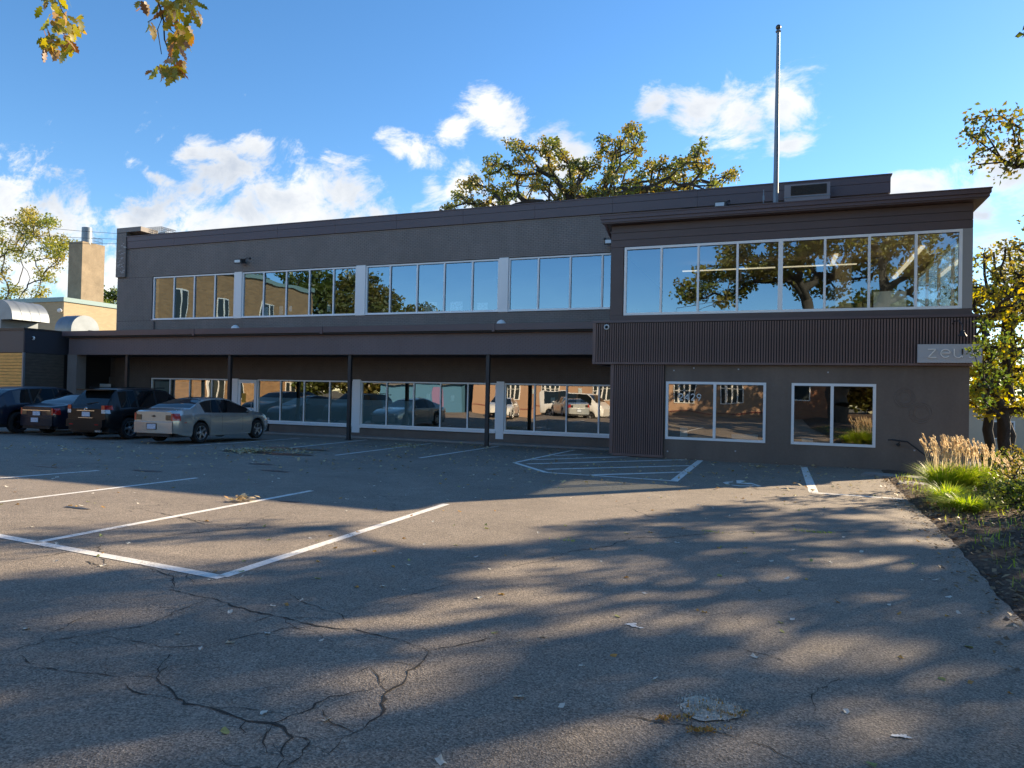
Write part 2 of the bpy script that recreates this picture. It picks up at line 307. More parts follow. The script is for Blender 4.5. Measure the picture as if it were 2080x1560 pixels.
class MB:
    def __init__(s): s.v = []; s.f = []; s.n = 0
    def add(s, V, F):
        V = np.asarray(V, float).reshape(-1, 3); s.v.append(V); n = s.n
        s.f += [tuple(i+n for i in f) for f in F]; s.n += len(V); return s
    def box(s, x0, x1, y0, y1, z0, z1):
        V = [(x0,y0,z0),(x1,y0,z0),(x1,y1,z0),(x0,y1,z0),(x0,y0,z1),(x1,y0,z1),(x1,y1,z1),(x0,y1,z1)]
        return s.add(V, [(0,3,2,1),(4,5,6,7),(0,1,5,4),(1,2,6,5),(2,3,7,6),(3,0,4,7)])
    def quad(s, a, b, c, d): return s.add([a, b, c, d], [(0,1,2,3)])
    def tube(s, pts, r, n=6, caps=True):
        pts = [np.array(p, float) for p in pts]; R = r if hasattr(r, '__len__') else [r]*len(pts); V = []; F = []
        for i, p in enumerate(pts):
            t = pts[min(i+1, len(pts)-1)]-pts[max(i-1, 0)]; t = t/(np.linalg.norm(t)+1e-9)
            a = np.cross(t, (0,0,1) if abs(t[2]) < .9 else (1,0,0)); a /= np.linalg.norm(a); b = np.cross(t, a)
            for k in range(n): th = 2*PI*k/n; V.append(p+R[i]*(a*math.cos(th)+b*math.sin(th)))
        for i in range(len(pts)-1):
            for k in range(n): k2 = (k+1) % n; F.append((i*n+k, i*n+k2, (i+1)*n+k2, (i+1)*n+k))
        if caps: F.append(tuple(range(n))); F.append(tuple((len(pts)-1)*n+k for k in reversed(range(n))))
        return s.add(V, F)
    def bar(s, a, b, w, h=None, up=(0,0,1)):
        h = w if h is None else h; a = np.array(a, float); b = np.array(b, float); t = b-a; t /= np.linalg.norm(t)+1e-9
        u = np.array(up, float)
        if abs(t@u) > .95: u = np.array((0, 1., 0))
        x = np.cross(t, u); x /= np.linalg.norm(x); y = np.cross(x, t); x = x*w/2; y = y*h/2
        V = [a-x-y, a+x-y, a+x+y, a-x+y, b-x-y, b+x-y, b+x+y, b-x+y]
        return s.add(V, [(0,3,2,1),(4,5,6,7),(0,1,5,4),(1,2,6,5),(2,3,7,6),(3,0,4,7)])
    def lathe(s, prof, c=(0,0,0), axis='z', n=24, a0=0, a1=2*PI):
        V = []; F = []; full = abs(a1-a0-2*PI) < 1e-6; k = n if full else n+1
        for (r, h) in prof:
            for i in range(k):
                t = a0+(a1-a0)*i/n; x, y, z = r*math.cos(t), r*math.sin(t), h
                if axis == 'y': x, y, z = x, z, y
                if axis == 'x': x, y, z = z, x, y
                V.append((x+c[0], y+c[1], z+c[2]))
        for j in range(len(prof)-1):
            for i in range(n):
                i2 = (i+1) % k; F.append((j*k+i, j*k+i2, (j+1)*k+i2, (j+1)*k+i))
        return s.add(V, F)
    def sphere(s, c, r, n=10, sc=(1,1,1)):
        prof = [(r*math.sin(PI*i/6), -r*math.cos(PI*i/6)) for i in range(7)]
        b = MB(); b.lathe(prof, n=n); V = np.vstack(b.v)*np.array(sc)+np.array(c); return s.add(V, b.f)
    def build(s, name, mt, parent=None, smooth=False, sharp=35, world=True):
        V = np.vstack(s.v) if s.v else np.zeros((0,3))
        if parent is not None and world: V = V-BASE[parent.name]
        me = bpy.data.meshes.new(name); me.from_pydata(V.tolist(), [], s.f); me.materials.append(mt); finish(me, smooth, sharp if smooth else None)
        me.validate(clean_customdata=False)
        return link(name, me, parent)
def box(name, mt, parent, *b): return MB().box(*b).build(name, mt, parent)
def cquads(name, V, mt, parent=None, rnd=None, k=4):
    """V: (n,k,3) array of separate polygons"""
    n = len(V); me = bpy.data.meshes.new(name)
    if parent is not None: V = V-BASE[parent.name]
    me.vertices.add(n*k); me.vertices.foreach_set('co', V.reshape(-1).astype(np.float32))
    me.loops.add(n*k); me.loops.foreach_set('vertex_index', np.arange(n*k, dtype=np.int32))
    me.polygons.add(n); me.polygons.foreach_set('loop_start', np.arange(0, n*k, k, dtype=np.int32)); me.update(calc_edges=True)
    a = me.attributes.new('rnd', 'FLOAT', 'FACE'); a.data.foreach_set('value', (rng.random(n) if rnd is None else rnd).astype(np.float32))
    me.materials.append(mt); return link(name, me, parent)
def copy_tree(o, parent=None):
    c = o.copy(); col.objects.link(c); c.parent = parent
    BASE[c.name] = BASE.get(o.name, np.zeros(3))
    for ch in list(o.children):
        copy_tree(ch, c)
    return c
# ------------------------------------------------------------------ terrain
def smooth(t): t = np.clip(t, 0, 1); return t*t*(3-2*t)
def gz(X, Y):
    z = -1.4-.0217*np.clip(Y, -30, 25.6)
    z = z-.45*smooth((-10-X)/8)*smooth((4-Y)/5)
    return z
EDGE = [(-40, 1.3), (-2, 1.35), (3, 1.45), (6.02, 1.61), (6.97, 1.67), (9.23, 1.86), (11.5, 1.97), (13.8, 2.07), (16.5, 2.22), (19.6, 2.41), (22.2, 2.6), (27, 2.9)]
def edgeX(Y): return np.interp(Y, [e[0] for e in EDGE], [e[1] for e in EDGE])+.014*np.sin(Y*5.3)*np.sin(Y*1.9+1)+.008*np.sin(Y*13.7+.6)
def grid(name, mt, us, vs, fn, kind='structure', smooth_=True):
    V = np.array([fn(u, v) for v in vs for u in us]); nu = len(us)
    F = [(j*nu+i, j*nu+i+1, (j+1)*nu+i+1, (j+1)*nu+i) for j in range(len(vs)-1) for i in range(nu-1)]
    me = bpy.data.meshes.new(name); me.from_pydata(V.tolist(), [], F); me.materials.append(mt); finish(me, smooth_)
    o = link(name, me); o['kind'] = kind; return o
ys = list(np.arange(-36, 0, 3.))+list(np.arange(0, 27.1, .15))
grid('parking_lot', M['asphalt'], list(np.linspace(0, 1, 40)), ys, lambda u, y: (-95+(edgeX(y)+95)*u**.6, y, gz(-95+(edgeX(y)+95)*u**.6, y)))
def bedz(x, y):
    e = edgeX(y); t = (x-e)
    lip = .05*smooth(t/.25)+.10*smooth(t/2)
    fall = -1.55*smooth((t-1.6)/4.2)*smooth((y-9)/9)-.5*smooth((y-15)/5)*smooth(t/2.2)
    rough = .03*math.sin(3.1*x+1.7*y)*math.sin(2.3*y-1.1*x)*smooth(t/.4)
    return gz(e, y)+lip+fall+rough-.012
grid('planting_bed', M['mulch'], list(np.linspace(0, 1, 36)), list(np.arange(-20, 3, .75))+list(np.arange(3, 27.1, .15)), lambda u, y: (edgeX(y)-.02+11*u**1.4, y, bedz(edgeX(y)+11*u**1.4, y)-(.02 if u == 0 else 0)))
grid('ground', M['earth'], list(np.linspace(-700, 700, 15)), list(np.linspace(-700, 900, 15)), lambda x, y: (x, y, -3.75))
grid('street', M['street'], [6.5, 40], [22, 90], lambda x, y: (x, y, -3.55))
def bedtop(x, y): return bedz(x, y) if x > edgeX(y) else gz(x, y)
# painted lines -----------------------------------------------------
def ground_pt(x, y):
    d = ray(x, y); t = -1.4/(d[2]+.0217*d[1]); return d*t
def gp(x, y): p = ground_pt(x, y); return np.array([p[0], p[1]])
def ribbon(mb, pts, w, dz=.004, jag=0, taper=False):
    pts = [np.array(p) for p in pts]; L = []; n = len(pts)
    for i, p in enumerate(pts):
        t = pts[min(i+1, n-1)]-pts[max(i-1, 0)]; t = t/(np.linalg.norm(t)+1e-9); nn = np.array([-t[1], t[0]])
        ww = w*(1 if not taper else (.35+.65*math.sin(PI*min(1, max(.08, i/(n-1))))))*(1 if not jag else random.choice((.35, .6, 1, 1.3, 1.9)))
        L.append((p+nn*ww/2, p-nn*ww/2))
    V = []; F = []
    for a, b in L: V += [(a[0], a[1], gz(a[0], a[1])+dz), (b[0], b[1], gz(b[0], b[1])+dz)]
    for i in range(n-1): F.append((2*i, 2*i+1, 2*i+3, 2*i+2))
    mb.add(V, F)
def line(a, b, w, label):
    A, B = gp(*a), gp(*b); n = max(2, int(np.linalg.norm(B-A)/.35)); mb = MB(); ribbon(mb, [A+(B-A)*i/n for i in range(n+1)], w)
    return tag(mb.build('painted_line', M['line']), None, None, kind='structure')
for a, b, w in [((-160,984),(200,956),.1),((-200,1044.5),(400,971),.1),((70,1103),(633,997),.1),((450,1172),(907,1024),.11),((-300,1033),(452,1174),.11),
                ((385,905),(465,900.5),.11),((460,901),(626,889),.11),((566,912),(745,893.5),.11),((681,925),(875,901),.11),((852,930.5),(1015,906),.11),
                ((1167,914),(1045,940),.12),((1045,940),(1110,960),.13),((1110,960),(1370,977),.15),((1423,935),(1368,978),.17),
                ((1126,925.7),(1184,923),.17),((1083,934),(1304,926.6),.19),((1071,942.5),(1390,934),.19),((1109,953.5),(1402,946),.19),((1188,965.6),(1388,959),.19),
                ((1633,949),(1653,1001),.17),((1650,1001),(1835,1014),.2)]: line(a, b, w, '')
mb = MB()
for poly in [[(245,350),(300,337),(430,335),(415,345),(345,352),(340,362),(375,382),(300,378)], [(480,310),(560,308),(665,326),(570,345),(552,368),(490,364)],
             [(555,352),(750,358),(925,413),(860,418),(780,385),(560,368)], [(380,390),(560,404),(780,403),(830,414),(560,416),(430,402)]]:
    P = [gp(1440+x/8.667, 940+y/8.667) for x, y in poly]; mb.add([(p[0], p[1], gz(*p)+.004) for p in P], [tuple(range(len(P)))])
tag(mb.build('wheelchair_symbol', M['line']), kind='structure')
# cracks ------------------------------------------------------------
C1 = [[(690,35),(880,75),(1020,125),(1160,150),(1290,185),(1430,195),(1530,220),(1640,245),(1740,285)],[(1740,285),(1700,345),(1655,365),(1650,400),(1575,450),(1550,500),(1545,550),(1480,600),(1390,640),(1340,700)],
 [(1740,285),(1900,255),(2030,225)],[(690,300),(640,360),(635,395),(680,430),(720,480),(750,500),(850,515),(950,550),(1000,570),(1110,580),(1165,620),(1160,660),(1140,700),(1130,800)],
 [(1110,580),(1230,535),(1280,500),(1340,470),(1440,450),(1560,425)],[(-40,325),(0,305),(100,265),(180,245),(330,225),(450,205),(600,180),(650,155),(740,115),(850,75)],
 [(430,225),(540,245),(700,270),(830,265),(1000,225),(1120,205),(1200,190),(1300,215),(1350,250),(1365,290)],[(0,340),(180,355),(350,375),(460,390),(630,390)],[(60,300),(180,350)],
 [(465,395),(520,435),(620,465),(700,485)],[(850,510),(1000,520),(1150,535)],[(1000,570),(1000,620)],[(1165,620),(1240,640),(1250,670),(1230,710),(1170,750)],[(1080,590),(1080,680),(1130,705)],
 [(180,245),(200,210),(280,175),(370,140),(430,120)],[(1130,30),(1250,95),(1390,140),(1430,190)],[(1380,130),(1600,75),(1800,20),(1920,0)],[(1290,185),(1200,195),(1150,150)],[(700,30),(705,0),(690,-30)],[(1575,450),(1500,350),(1450,390)]]
C2 = [[(405,410),(410,465),(440,500)],[(440,500),(350,480),(430,510),(500,520)],[(560,490),(640,520),(700,540),(705,600)],[(760,515),(790,580)],[(110,400),(300,440),(140,465),(20,490)],[(560,265),(720,300),(830,330),(1000,350)],[(730,300),(860,325)],[(410,410),(540,395),(690,375),(850,360),(960,350),(1080,300),(1180,280)]]
C3 = [[(0,505),(150,470),(240,440),(400,420),(480,385),(620,385),(780,370),(1000,358),(1280,362),(1500,358),(1780,375)],[(480,265),(560,300),(700,290)]]
C4 = [[(0,670),(120,700),(270,740),(480,770),(650,810),(860,870),(1000,950),(1080,990)],[(640,385),(900,445),(1000,490)],[(1075,700),(1090,590),(1200,540)]]
cr = MB()
WID = {0:.012,1:.012,2:.007,3:.013,4:.008,5:.007,6:.006,12:.007,13:.006}
for G, ox, oy, sc, w0 in ((C1,0,1180,2,.0055),(C2,0,900,2,.009),(C3,1040,900,2,.013),(C4,1200,1150,2.364,.006)):
    for gi, pl in enumerate(G):
        w = WID.get(gi, w0) if G is C1 else w0
        P = [gp(ox+x/sc, oy+y/sc) for x, y in pl]; Q = []
        for a, b in zip(P[:-1], P[1:]):
            n = max(2, int(np.linalg.norm(b-a)/.045)); d = (b-a)/np.linalg.norm(b-a); nn = np.array([-d[1], d[0]]); off = 0
            for i in range(n):
                off = off*.55+random.uniform(-.02, .02); Q.append(a+(b-a)*i/n+nn*off*math.sin(PI*i/n))
        Q.append(P[-1]); ribbon(cr, Q, w, .003, jag=1, taper=True)
        for k in range(len(Q)//9):                                   # side spurs
            q = Q[random.randrange(len(Q))]; th = random.uniform(0, 2*PI); S = [q]
            for j in range(random.randint(3, 9)): th += random.uniform(-.6, .6); S.append(S[-1]+np.array([math.cos(th), math.sin(th)])*.035)
            ribbon(cr, S, w*.4, .003, jag=1, taper=True)
tag(cr.build('asphalt_crack', M['crack']), kind='structure')
def patch(name, c, rx, ry, mt, dz=.006, n=40, kind='structure', amp=.35):
    ph = [random.uniform(0, 6.3) for _ in range(5)]; V = [(c[0], c[1], gz(c[0], c[1])+dz)]
    for i in range(n):
        t = 2*PI*i/n; r = 1+amp*(math.sin(2*t+ph[0])*.35+math.sin(3*t+ph[1])*.3+math.sin(5*t+ph[2])*.2+math.sin(9*t+ph[3])*.15)
        x, y = c[0]+rx*r*math.cos(t), c[1]+ry*r*math.sin(t); V.append((x, y, gz(x, y)+dz))
    return tag(MB().add(V, [(0, i+1, (i+1) % n+1) for i in range(n)]).build(name, mt), kind=kind)
for x, y, rx, ry in ((600,912,1.1,.35),(545,921,1.6,.28),(500,917,.9,.5),(620,890,.7,.3),(560,957,.35,.1),(530,943,.3,.12),(300,957,.35,.1),(100,948,.4,.1),(740,902,.6,.2),(590,1019,.18,.06),(155,1032,.2,.05)): patch('wet_stain', gp(x, y), rx, ry, M['stain'])
patch('paint_splash', gp(1283,1270), .045, .028, M['line'], .005, amp=.9); patch('paint_splash', gp(1300,1276), .025, .012, M['line'], .0055, amp=.9); patch('paint_splash', gp(1832,1497), .03, .02, M['line'], .005, amp=.9)
patch('chip_patch', gp(1440,1442), .15, .12, M['gravel'], .006, amp=.3)
# ------------------------------------------------------------------ MAIN OFFICE BUILDING
YM, YB, YC = 25.6, 22.1, 23.3
B = thing('office_building', 'long two-storey dark brown brick office building with white framed window bands and right wing', 'building', (-13, 25.6, -1.95))
def W(name, mt, *b): return box(name, mt, B, *b)
def bricks_arr(x0, x1, z0, z1, y, seed=0, L=.203, H=.0677, j=.011, proud=.010):
    r = np.random.default_rng(seed); out = []
    nz = int((z1-z0)/H)
    for k in range(nz):
        za = z0+k*H; off = (k % 2)*L/2; x = x0-off
        while x < x1:
            a, b = max(x, x0), min(x+L-j, x1)
            if b-a > .03: out.append((a, b, za, za+H-j, proud*(.75+.5*r.random())))
            x += L
    return out
def brick_mesh(name, arr, y, mt, parent):
    a = np.array(arr); n = len(a); x0, x1, z0, z1, p = a.T; yf = y-p; yb = np.full(n, y+.003)
    V = np.stack([np.stack(t, 1) for t in ((x0,yf,z0),(x1,yf,z0),(x1,yf,z1),(x0,yf,z1),(x0,yb,z0),(x1,yb,z0),(x1,yb,z1),(x0,yb,z1))], 1).reshape(-1, 3)
    F = np.array([(0,1,2,3),(4,5,1,0),(3,2,6,7),(4,0,3,7),(1,5,6,2)]); FF = (F[None]+np.arange(n)[:, None, None]*8).reshape(-1, 4)
    me = bpy.data.meshes.new(name); me.from_pydata((V-BASE[parent.name]).tolist(), [], FF.tolist()); me.materials.append(mt)
    o = link(name, me, parent); o['kind'] = 'stuff'; return o
XL, XR = -31.0, 3.1
# substrate walls
W('wall', M['mortar'], XL, -5.0, YM, YM+.35, 5.36, 6.82)
W('wall', M['mortar'], -5.0, XR, YM, YM+.35, 5.3, 6.82)
W('wall', M['mortar'], XL, -5.0, YM, YM+.35, 2.3, 3.24)
W('wall', M['mortar'], XL, -28.68, YM, YM+.35, 3.24, 5.36)
W('wall', M['mortar'], XL, -5.0, YM, YM+.35, .46, 1.46)
W('wall', M['stucco'], -31.4, -5.0, YM, YM+.35, -2.2, -1.56)
W('wall', M['mortar'], -31.4, -28.66, YM, YM+.35, -1.56, .46)
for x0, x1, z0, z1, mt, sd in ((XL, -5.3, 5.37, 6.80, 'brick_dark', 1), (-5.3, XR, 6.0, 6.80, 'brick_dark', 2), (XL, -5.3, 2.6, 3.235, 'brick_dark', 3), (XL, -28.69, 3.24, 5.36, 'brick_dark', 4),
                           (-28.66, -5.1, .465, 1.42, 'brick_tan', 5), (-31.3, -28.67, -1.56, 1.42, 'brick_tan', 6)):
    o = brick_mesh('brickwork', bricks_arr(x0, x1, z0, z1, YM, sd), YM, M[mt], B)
# end + back + roof
W('wall', M['brick_dark'], XR-.35, XR, YM+.35, YM+14, 4.0, 6.8); W('wall', M['brick_dark'], XL, XL+.35, YM+.35, YM+14, -2.2, 6.8); W('wall', M['brick_dark'], XL, XR, YM+14, YM+14.35, -3.6, 6.8)
W('roof', M['roof'], XL+.35, XR-.35, YM+.35, YM+14, 6.6, 6.75)
# fascia in lengths
xs = np.linspace(-30.35, XR+.06, 12)
for i in range(11):
    W('fascia_panel', M['fascia'], xs[i]+.004, xs[i+1]-.004, YM-.07, YM+.35, 6.8, 7.14); 
    W('fascia_panel', M['fascia'], xs[i]+.004, xs[i+1]-.004, YM-.085, YM+.35, 7.148, 7.37)
W('fascia_cap', M['fascia'], -30.4, XR+.1, YM-.11, YM+.4, 7.37, 7.41)
W('fascia_panel', M['fascia'], XR-.3, XR+.06, YM+.36, YM+14.4, 6.8, 7.37)
# corner pier with flaking paint
W('corner_pier', M['mortar'], XL-.02, -30.38, YM-.1, YM+.9, 5.4, 7.62); brick_mesh('brickwork', bricks_arr(XL-.02, -30.38, 5.4, 7.6, YM-.1, 8, proud=.016), YM-.1, M['brick_dark'], B)
W('corner_pier', M['brick_dark'], XL-.03, -29.42, YM-.11, YM+.9, 7.62, 7.84)
M['flake'] = mat('bare_brick', (.42, .40, .38), .9, var=(9, .4, 1))
fl = MB()
for _ in range(34):
    z = random.choice([6.5, 6.1, 5.95, 5.8, 6.85])+random.uniform(-.25, .25); x = random.uniform(-30.98, -30.5); w = random.uniform(.05, .18); fl.box(x, x+w, YM-.122, YM-.1, z, z+random.uniform(.02, .055))
tag(fl.build('flaked_brick', M['flake'], B), kind='stuff')
# windows -----------------------------------------------------------
def pane(mb, x0, x1, z0, z1, y, k):
    a = random.uniform(-1, 1)*k; b = random.uniform(-1, 1)*k; cx = (x0+x1)/2; cz = (z0+z1)/2
    f = lambda x, z: y+a*(x-cx)+b*(z-cz)
    mb.add([(x0, f(x0,z0), z0), (x1, f(x1,z0), z0), (x1, f(x1,z1), z1), (x0, f(x0,z1), z1)], [(0,1,2,3)])
def window_band(xs, z0, z1, y, gm, fw=.065, mw=.066, wide={}, parent=B, k=.003, sill=True):
    w = MB(); w.box(xs[0], xs[-1], y-.03, y+.06, z1-fw, z1).box(xs[0], xs[-1], y-.03, y+.06, z0, z0+fw)
    w.box(xs[0], xs[0]+fw, y-.031, y+.06, z0+fw, z1-fw).box(xs[-1]-fw, xs[-1], y-.031, y+.06, z0+fw, z1-fw)
    fr = w.build('window', M['white'], parent)
    for i, x in enumerate(xs[1:-1]):
        q = wide.get(i, mw); MB().box(x-q/2, x+q/2, y-.034, y+.05, z0+fw, z1-fw).build('mullion', M['white'], fr)
    for a, b in zip(xs[:-1], xs[1:]):
        g = MB(); pane(g, a+.02, b-.02, z0+.02, z1-.02, y+.02, k); g.build('pane', gm, fr)
        gk = MB(); x0, x1, za, zb = a+.02, b-.02, z0+fw, z1-fw
        gk.box(x0, x1, y+.003, y+.018, zb-.018, zb).box(x0+.004, x0+.03 if a == xs[0] else x0+.018, y+.003, y+.018, za, zb-.018); gk.build('gasket', M['gasket'], fr)
    return fr
ug = [[310,352,393,435,476],[491,534,580,627,676,723],[742,791,846,901,958,1013],[1032,1092,1157,1222,1250]]
UX = [[X_at(p, 600, YM) for p in g] for g in ug]
for g in UX: window_band(g, 3.26, 5.34, YM+.06, M['glass_up'])
for a, b in zip(UX[:-1], UX[1:]): W('pilaster', M['white'], a[-1]+.005, b[0]-.005, YM-.03, YM+.1, 3.22, 5.36)
W('sill', M['white'], UX[0][0]-.02, UX[-1][-1], YM-.05, YM+.02, 3.235, 3.262)
lg = [[305,343,383,428,462],[521,568,616,668,716],[732,784,839,893.5,949,1008],[1024,1085,1150,1216,1252]]
LX = [[X_at(p, 820, YM) for p in g] for g in lg]
for g in LX: window_band(g, -1.44, .44, YM+.06, M['glass_low'], fw=.06, mw=.058)
for g in LX[1:]: W('sill', M['white'], g[0]-.03, g[-1], YM-.09, YM+.05, -1.53, -1.442)
W('sill', M['white'], LX[0][0]-.03, LX[0][-1], YM-.09, YM+.05, -1.53, -1.442)
# door
dx0, dx1 = X_at(483, 820, YM), X_at(520, 820, YM)
W('pilaster', M['white'], LX[0][-1]+.005, dx0-.005, YM-.03, YM+.08, -1.9, .46)
W('pilaster', M['white'], LX[1][-1]+.005, LX[2][0]-.005, YM-.03, YM+.08, -1.75, .5)
W('pilaster', M['white'], LX[2][-1]+.005, LX[3][0]-.005, YM-.03, YM+.08, -1.75, .5)
d = MB().box(dx0, dx0+.13, YM, YM+.07, -1.93, .42).box(dx1-.13, dx1, YM, YM+.07, -1.93, .42).box(dx0+.13, dx1-.13, YM, YM+.07, .26, .42).box(dx0+.13, dx1-.13, YM, YM+.07, -1.93, -1.6).box(dx0+.13, dx1-.13, YM-.005, YM+.06, -.95, -.85).build('door', M['white'], B)
MB().box(dx0+.13, dx1-.13, YM+.03, YM+.036, -1.6, .26).build('pane', M['glass_low'], d)
MB().tube([(dx1-.2, YM-.01, -1.15), (dx1-.2, YM-.08, -1.15), (dx1-.2, YM-.08, -.6), (dx1-.2, YM-.01, -.6)], .016).build('handle', M['alu'], d)
MB().box(dx0+.2, dx0+.42, YM+.026, YM+.03, -.62, -.2).build('notice', mat('yellow_notice', (.7, .35, .03), .6), d)
# film, blinds, posts and interior of the lower and upper floors
for gi, g in enumerate(LX):
    for i, (a, b) in enumerate(zip(g[:-1], g[1:])):
        if gi == 1 or (gi == 2 and i < 2): W('frosted_film', M['film'], a+.04, b-.04, YM+.095, YM+.10, -1.42, -.36)
        if gi == 0 and i < 3: W('roller_blind', M['blind'], a+.12, b-.06, YM+.16, YM+.17, -1.42, .28)
W('interior_post', M['post'], X_at(873,820,YM+.5), X_at(880,820,YM+.5), YM+.4, YM+.6, -1.9, .5); W('interior_post', M['post'], X_at(1106,820,YM+.5), X_at(1112,820,YM+.5), YM+.4, YM+.6, -1.9, .5)
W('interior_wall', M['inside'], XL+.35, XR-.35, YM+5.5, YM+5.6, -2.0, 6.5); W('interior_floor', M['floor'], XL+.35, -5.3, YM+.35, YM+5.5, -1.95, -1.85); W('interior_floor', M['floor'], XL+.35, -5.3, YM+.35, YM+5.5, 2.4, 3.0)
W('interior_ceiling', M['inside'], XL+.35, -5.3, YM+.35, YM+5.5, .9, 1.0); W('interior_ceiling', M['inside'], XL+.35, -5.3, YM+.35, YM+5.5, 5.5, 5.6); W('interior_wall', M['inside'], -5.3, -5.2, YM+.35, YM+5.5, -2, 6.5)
def paper(x, y, w, h, Y, mt='white_paint', name='posted_notice'):
    p = onY(x, y, Y); W(name, M[mt], p[0]-w/2, p[0]+w/2, Y, Y+.004, p[2]-h/2, p[2]+h/2)
M['paper2'] = mat('printed_paper', (.45, .5, .5), .7, var=(22, .6, 1))
for x, y, w, h in ((541,632,.2,.36),(571,630,.2,.38),(668,626,.18,.3),(875,624,.55,.4),(927,621,.55,.34),(980,622,.45,.28)): paper(x, y, w, h, YM+.11, 'paper2')
for x, y in ((870,806),(919,809),(1123,814),(1175,815),(590,627)): paper(x, y, .16, .24, YM+.11)
# downspout, canopy ---------------------------------------------------
MB().tube([(X_at(314,655,YM), YM-.05, 3.2), (X_at(314,655,YM), YM-.05, 2.5)], .03).build('downspout', M['fascia'], B)
cx0, cx1 = -31.2, -5.3
W('canopy_beam', M['slat'], cx0, cx1, YC, YC+.25, 1.42, 2.2)
arr = bricks_arr(cx0, cx1, 1.43, 2.19, YC, 9); arr.sort(key=lambda a: -a[0]); near = arr[:300]
brick_mesh('brickwork', arr[300:], YC, M['brick_plum'], B)
bm_ = bpy.data.meshes.new('brick'); Lb, Hb = .192, .0567
bm_.from_pydata([(0,-.01,0),(Lb,-.01,0),(Lb,-.01,Hb),(0,-.01,Hb),(0,.003,0),(Lb,.003,0),(Lb,.003,Hb),(0,.003,Hb)], [], [(0,1,2,3),(4,5,1,0),(3,2,6,7),(4,0,3,7),(1,5,6,2)]); bm_.materials.append(M['brick_plum'])
for a in near:
    o = link('brick', bm_, B); o.location = np.array([a[0], YC-random.uniform(0, .003), a[2]])-BASE[B.name]; o.scale = ((a[1]-a[0])/Lb, 1, 1)
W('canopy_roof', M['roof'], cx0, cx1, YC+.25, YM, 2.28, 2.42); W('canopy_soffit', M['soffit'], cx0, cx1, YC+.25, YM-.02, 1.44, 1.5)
js = [-31.35, -23.4, -16.9, -9.6, -5.35]
for a, b in zip(js[:-1], js[1:]):
    W('gutter', M['fascia'], a+.02, b-.02, YC-.28, YC+.3, 2.27, 2.5); W('gutter_bracket', M['fascia'], b-.06, b+.05, YC-.30, YC-.2, 2.22, 2.5)
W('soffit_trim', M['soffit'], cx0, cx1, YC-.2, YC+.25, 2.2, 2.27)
for p, yb in ((257,870),(466,880),(710,893),(990.5,910)):
    x = X_at(p, 800, YC+.12); W('column', M['post'], x-.065, x+.065, YC+.06, YC+.19, float(gz(x, YC))+.0, 1.43); W('base_plate', M['post'], x-.11, x+.11, YC+.02, YC+.23, float(gz(x, YC))-.01, float(gz(x, YC))+.02)
W('end_pier', M['brick_dark'], -31.3, -30.7, YC+.02, YC+.5, -2.1, 1.43)
W('door', M['white'], X_at(183,800,YM-.3), X_at(224,800,YM-.3), YM-.32, YM-.28, -1.9, .1)
W('kerb', M['concrete'], -31, -5.2, YM-.55, YM, -2.1, -1.87)
# right wing: lower block ---------------------------------------------
xl, xr = -5.0, 4.68
W('wing_wall', M['stucco'], xl, -3.41, YB, YB+.3, -3.6, 1.06)
x1a, x1b = X_at(1352,840,YB), X_at(1555.5,840,YB); x2a, x2b = X_at(1607,840,YB), X_at(1779,840,YB)
zt, zb = .51, -1.27
W('wing_wall', M['stucco'], -3.41, x1a, YB, YB+.3, -3.6, 1.06); W('wing_wall', M['stucco'], x1b, x2a, YB, YB+.3, -3.6, 1.06); W('wing_wall', M['stucco'], x2b, xr, YB, YB+.3, -3.9, 1.06)
for a, b in ((x1a, x1b), (x2a, x2b)):
    W('wing_wall', M['stucco'], a, b, YB+.001, YB+.3, zt, 1.06); W('wing_wall', M['stucco'], a, b, YB+.001, YB+.3, -3.6, zb)
    window_band([a+.002, (a+b)/2-(.02 if a > -1 else .0), b-.002], zb, zt, YB+.0, M['glass_low'], fw=.075, mw=.08, k=.002)
W('wing_wall', M['stucco'], xr-.3, xr, YB+.3, YB+9, -3.9, 2.5); W('wing_wall', M['stucco'], xl, xl+.3, YB+.3, YM, -2.2, 2.5)
W('interior_wall', M['inside'], xl+.3, xr-.3, YB+5, YB+5.1, -2, 2.4); W('interior_floor', M['floor'], xl+.3, xr-.3, YB+.3, YB+5, -1.9, -1.8); W('interior_ceiling', M['inside'], xl+.3, xr-.3, YB+.3, YB+5, .9, 1)
for (x, z) in ((-3.15,.85),(-2.55,.93),(-1.25,.9),(-1.3,-1.55),(1.2,.83),(3.4,-1.3),(-3.3,-1.65)): W('pipe_stub', M['alu'], x-.02, x+.02, YB-.02, YB+.01, z-.02, z+.02)
# small things on the window ledges
W('window_ledge', M['white_paint'], x1a, x1b, YB+.3, YB+.5, zb-.06, zb+.02); W('window_ledge', M['white_paint'], x2a, x2b, YB+.3, YB+.5, zb-.06, zb+.02)
def rows(a, b, pitch): return [a+(i+.5)*(b-a)/int((b-a)/pitch) for i in range(int((b-a)/pitch))]
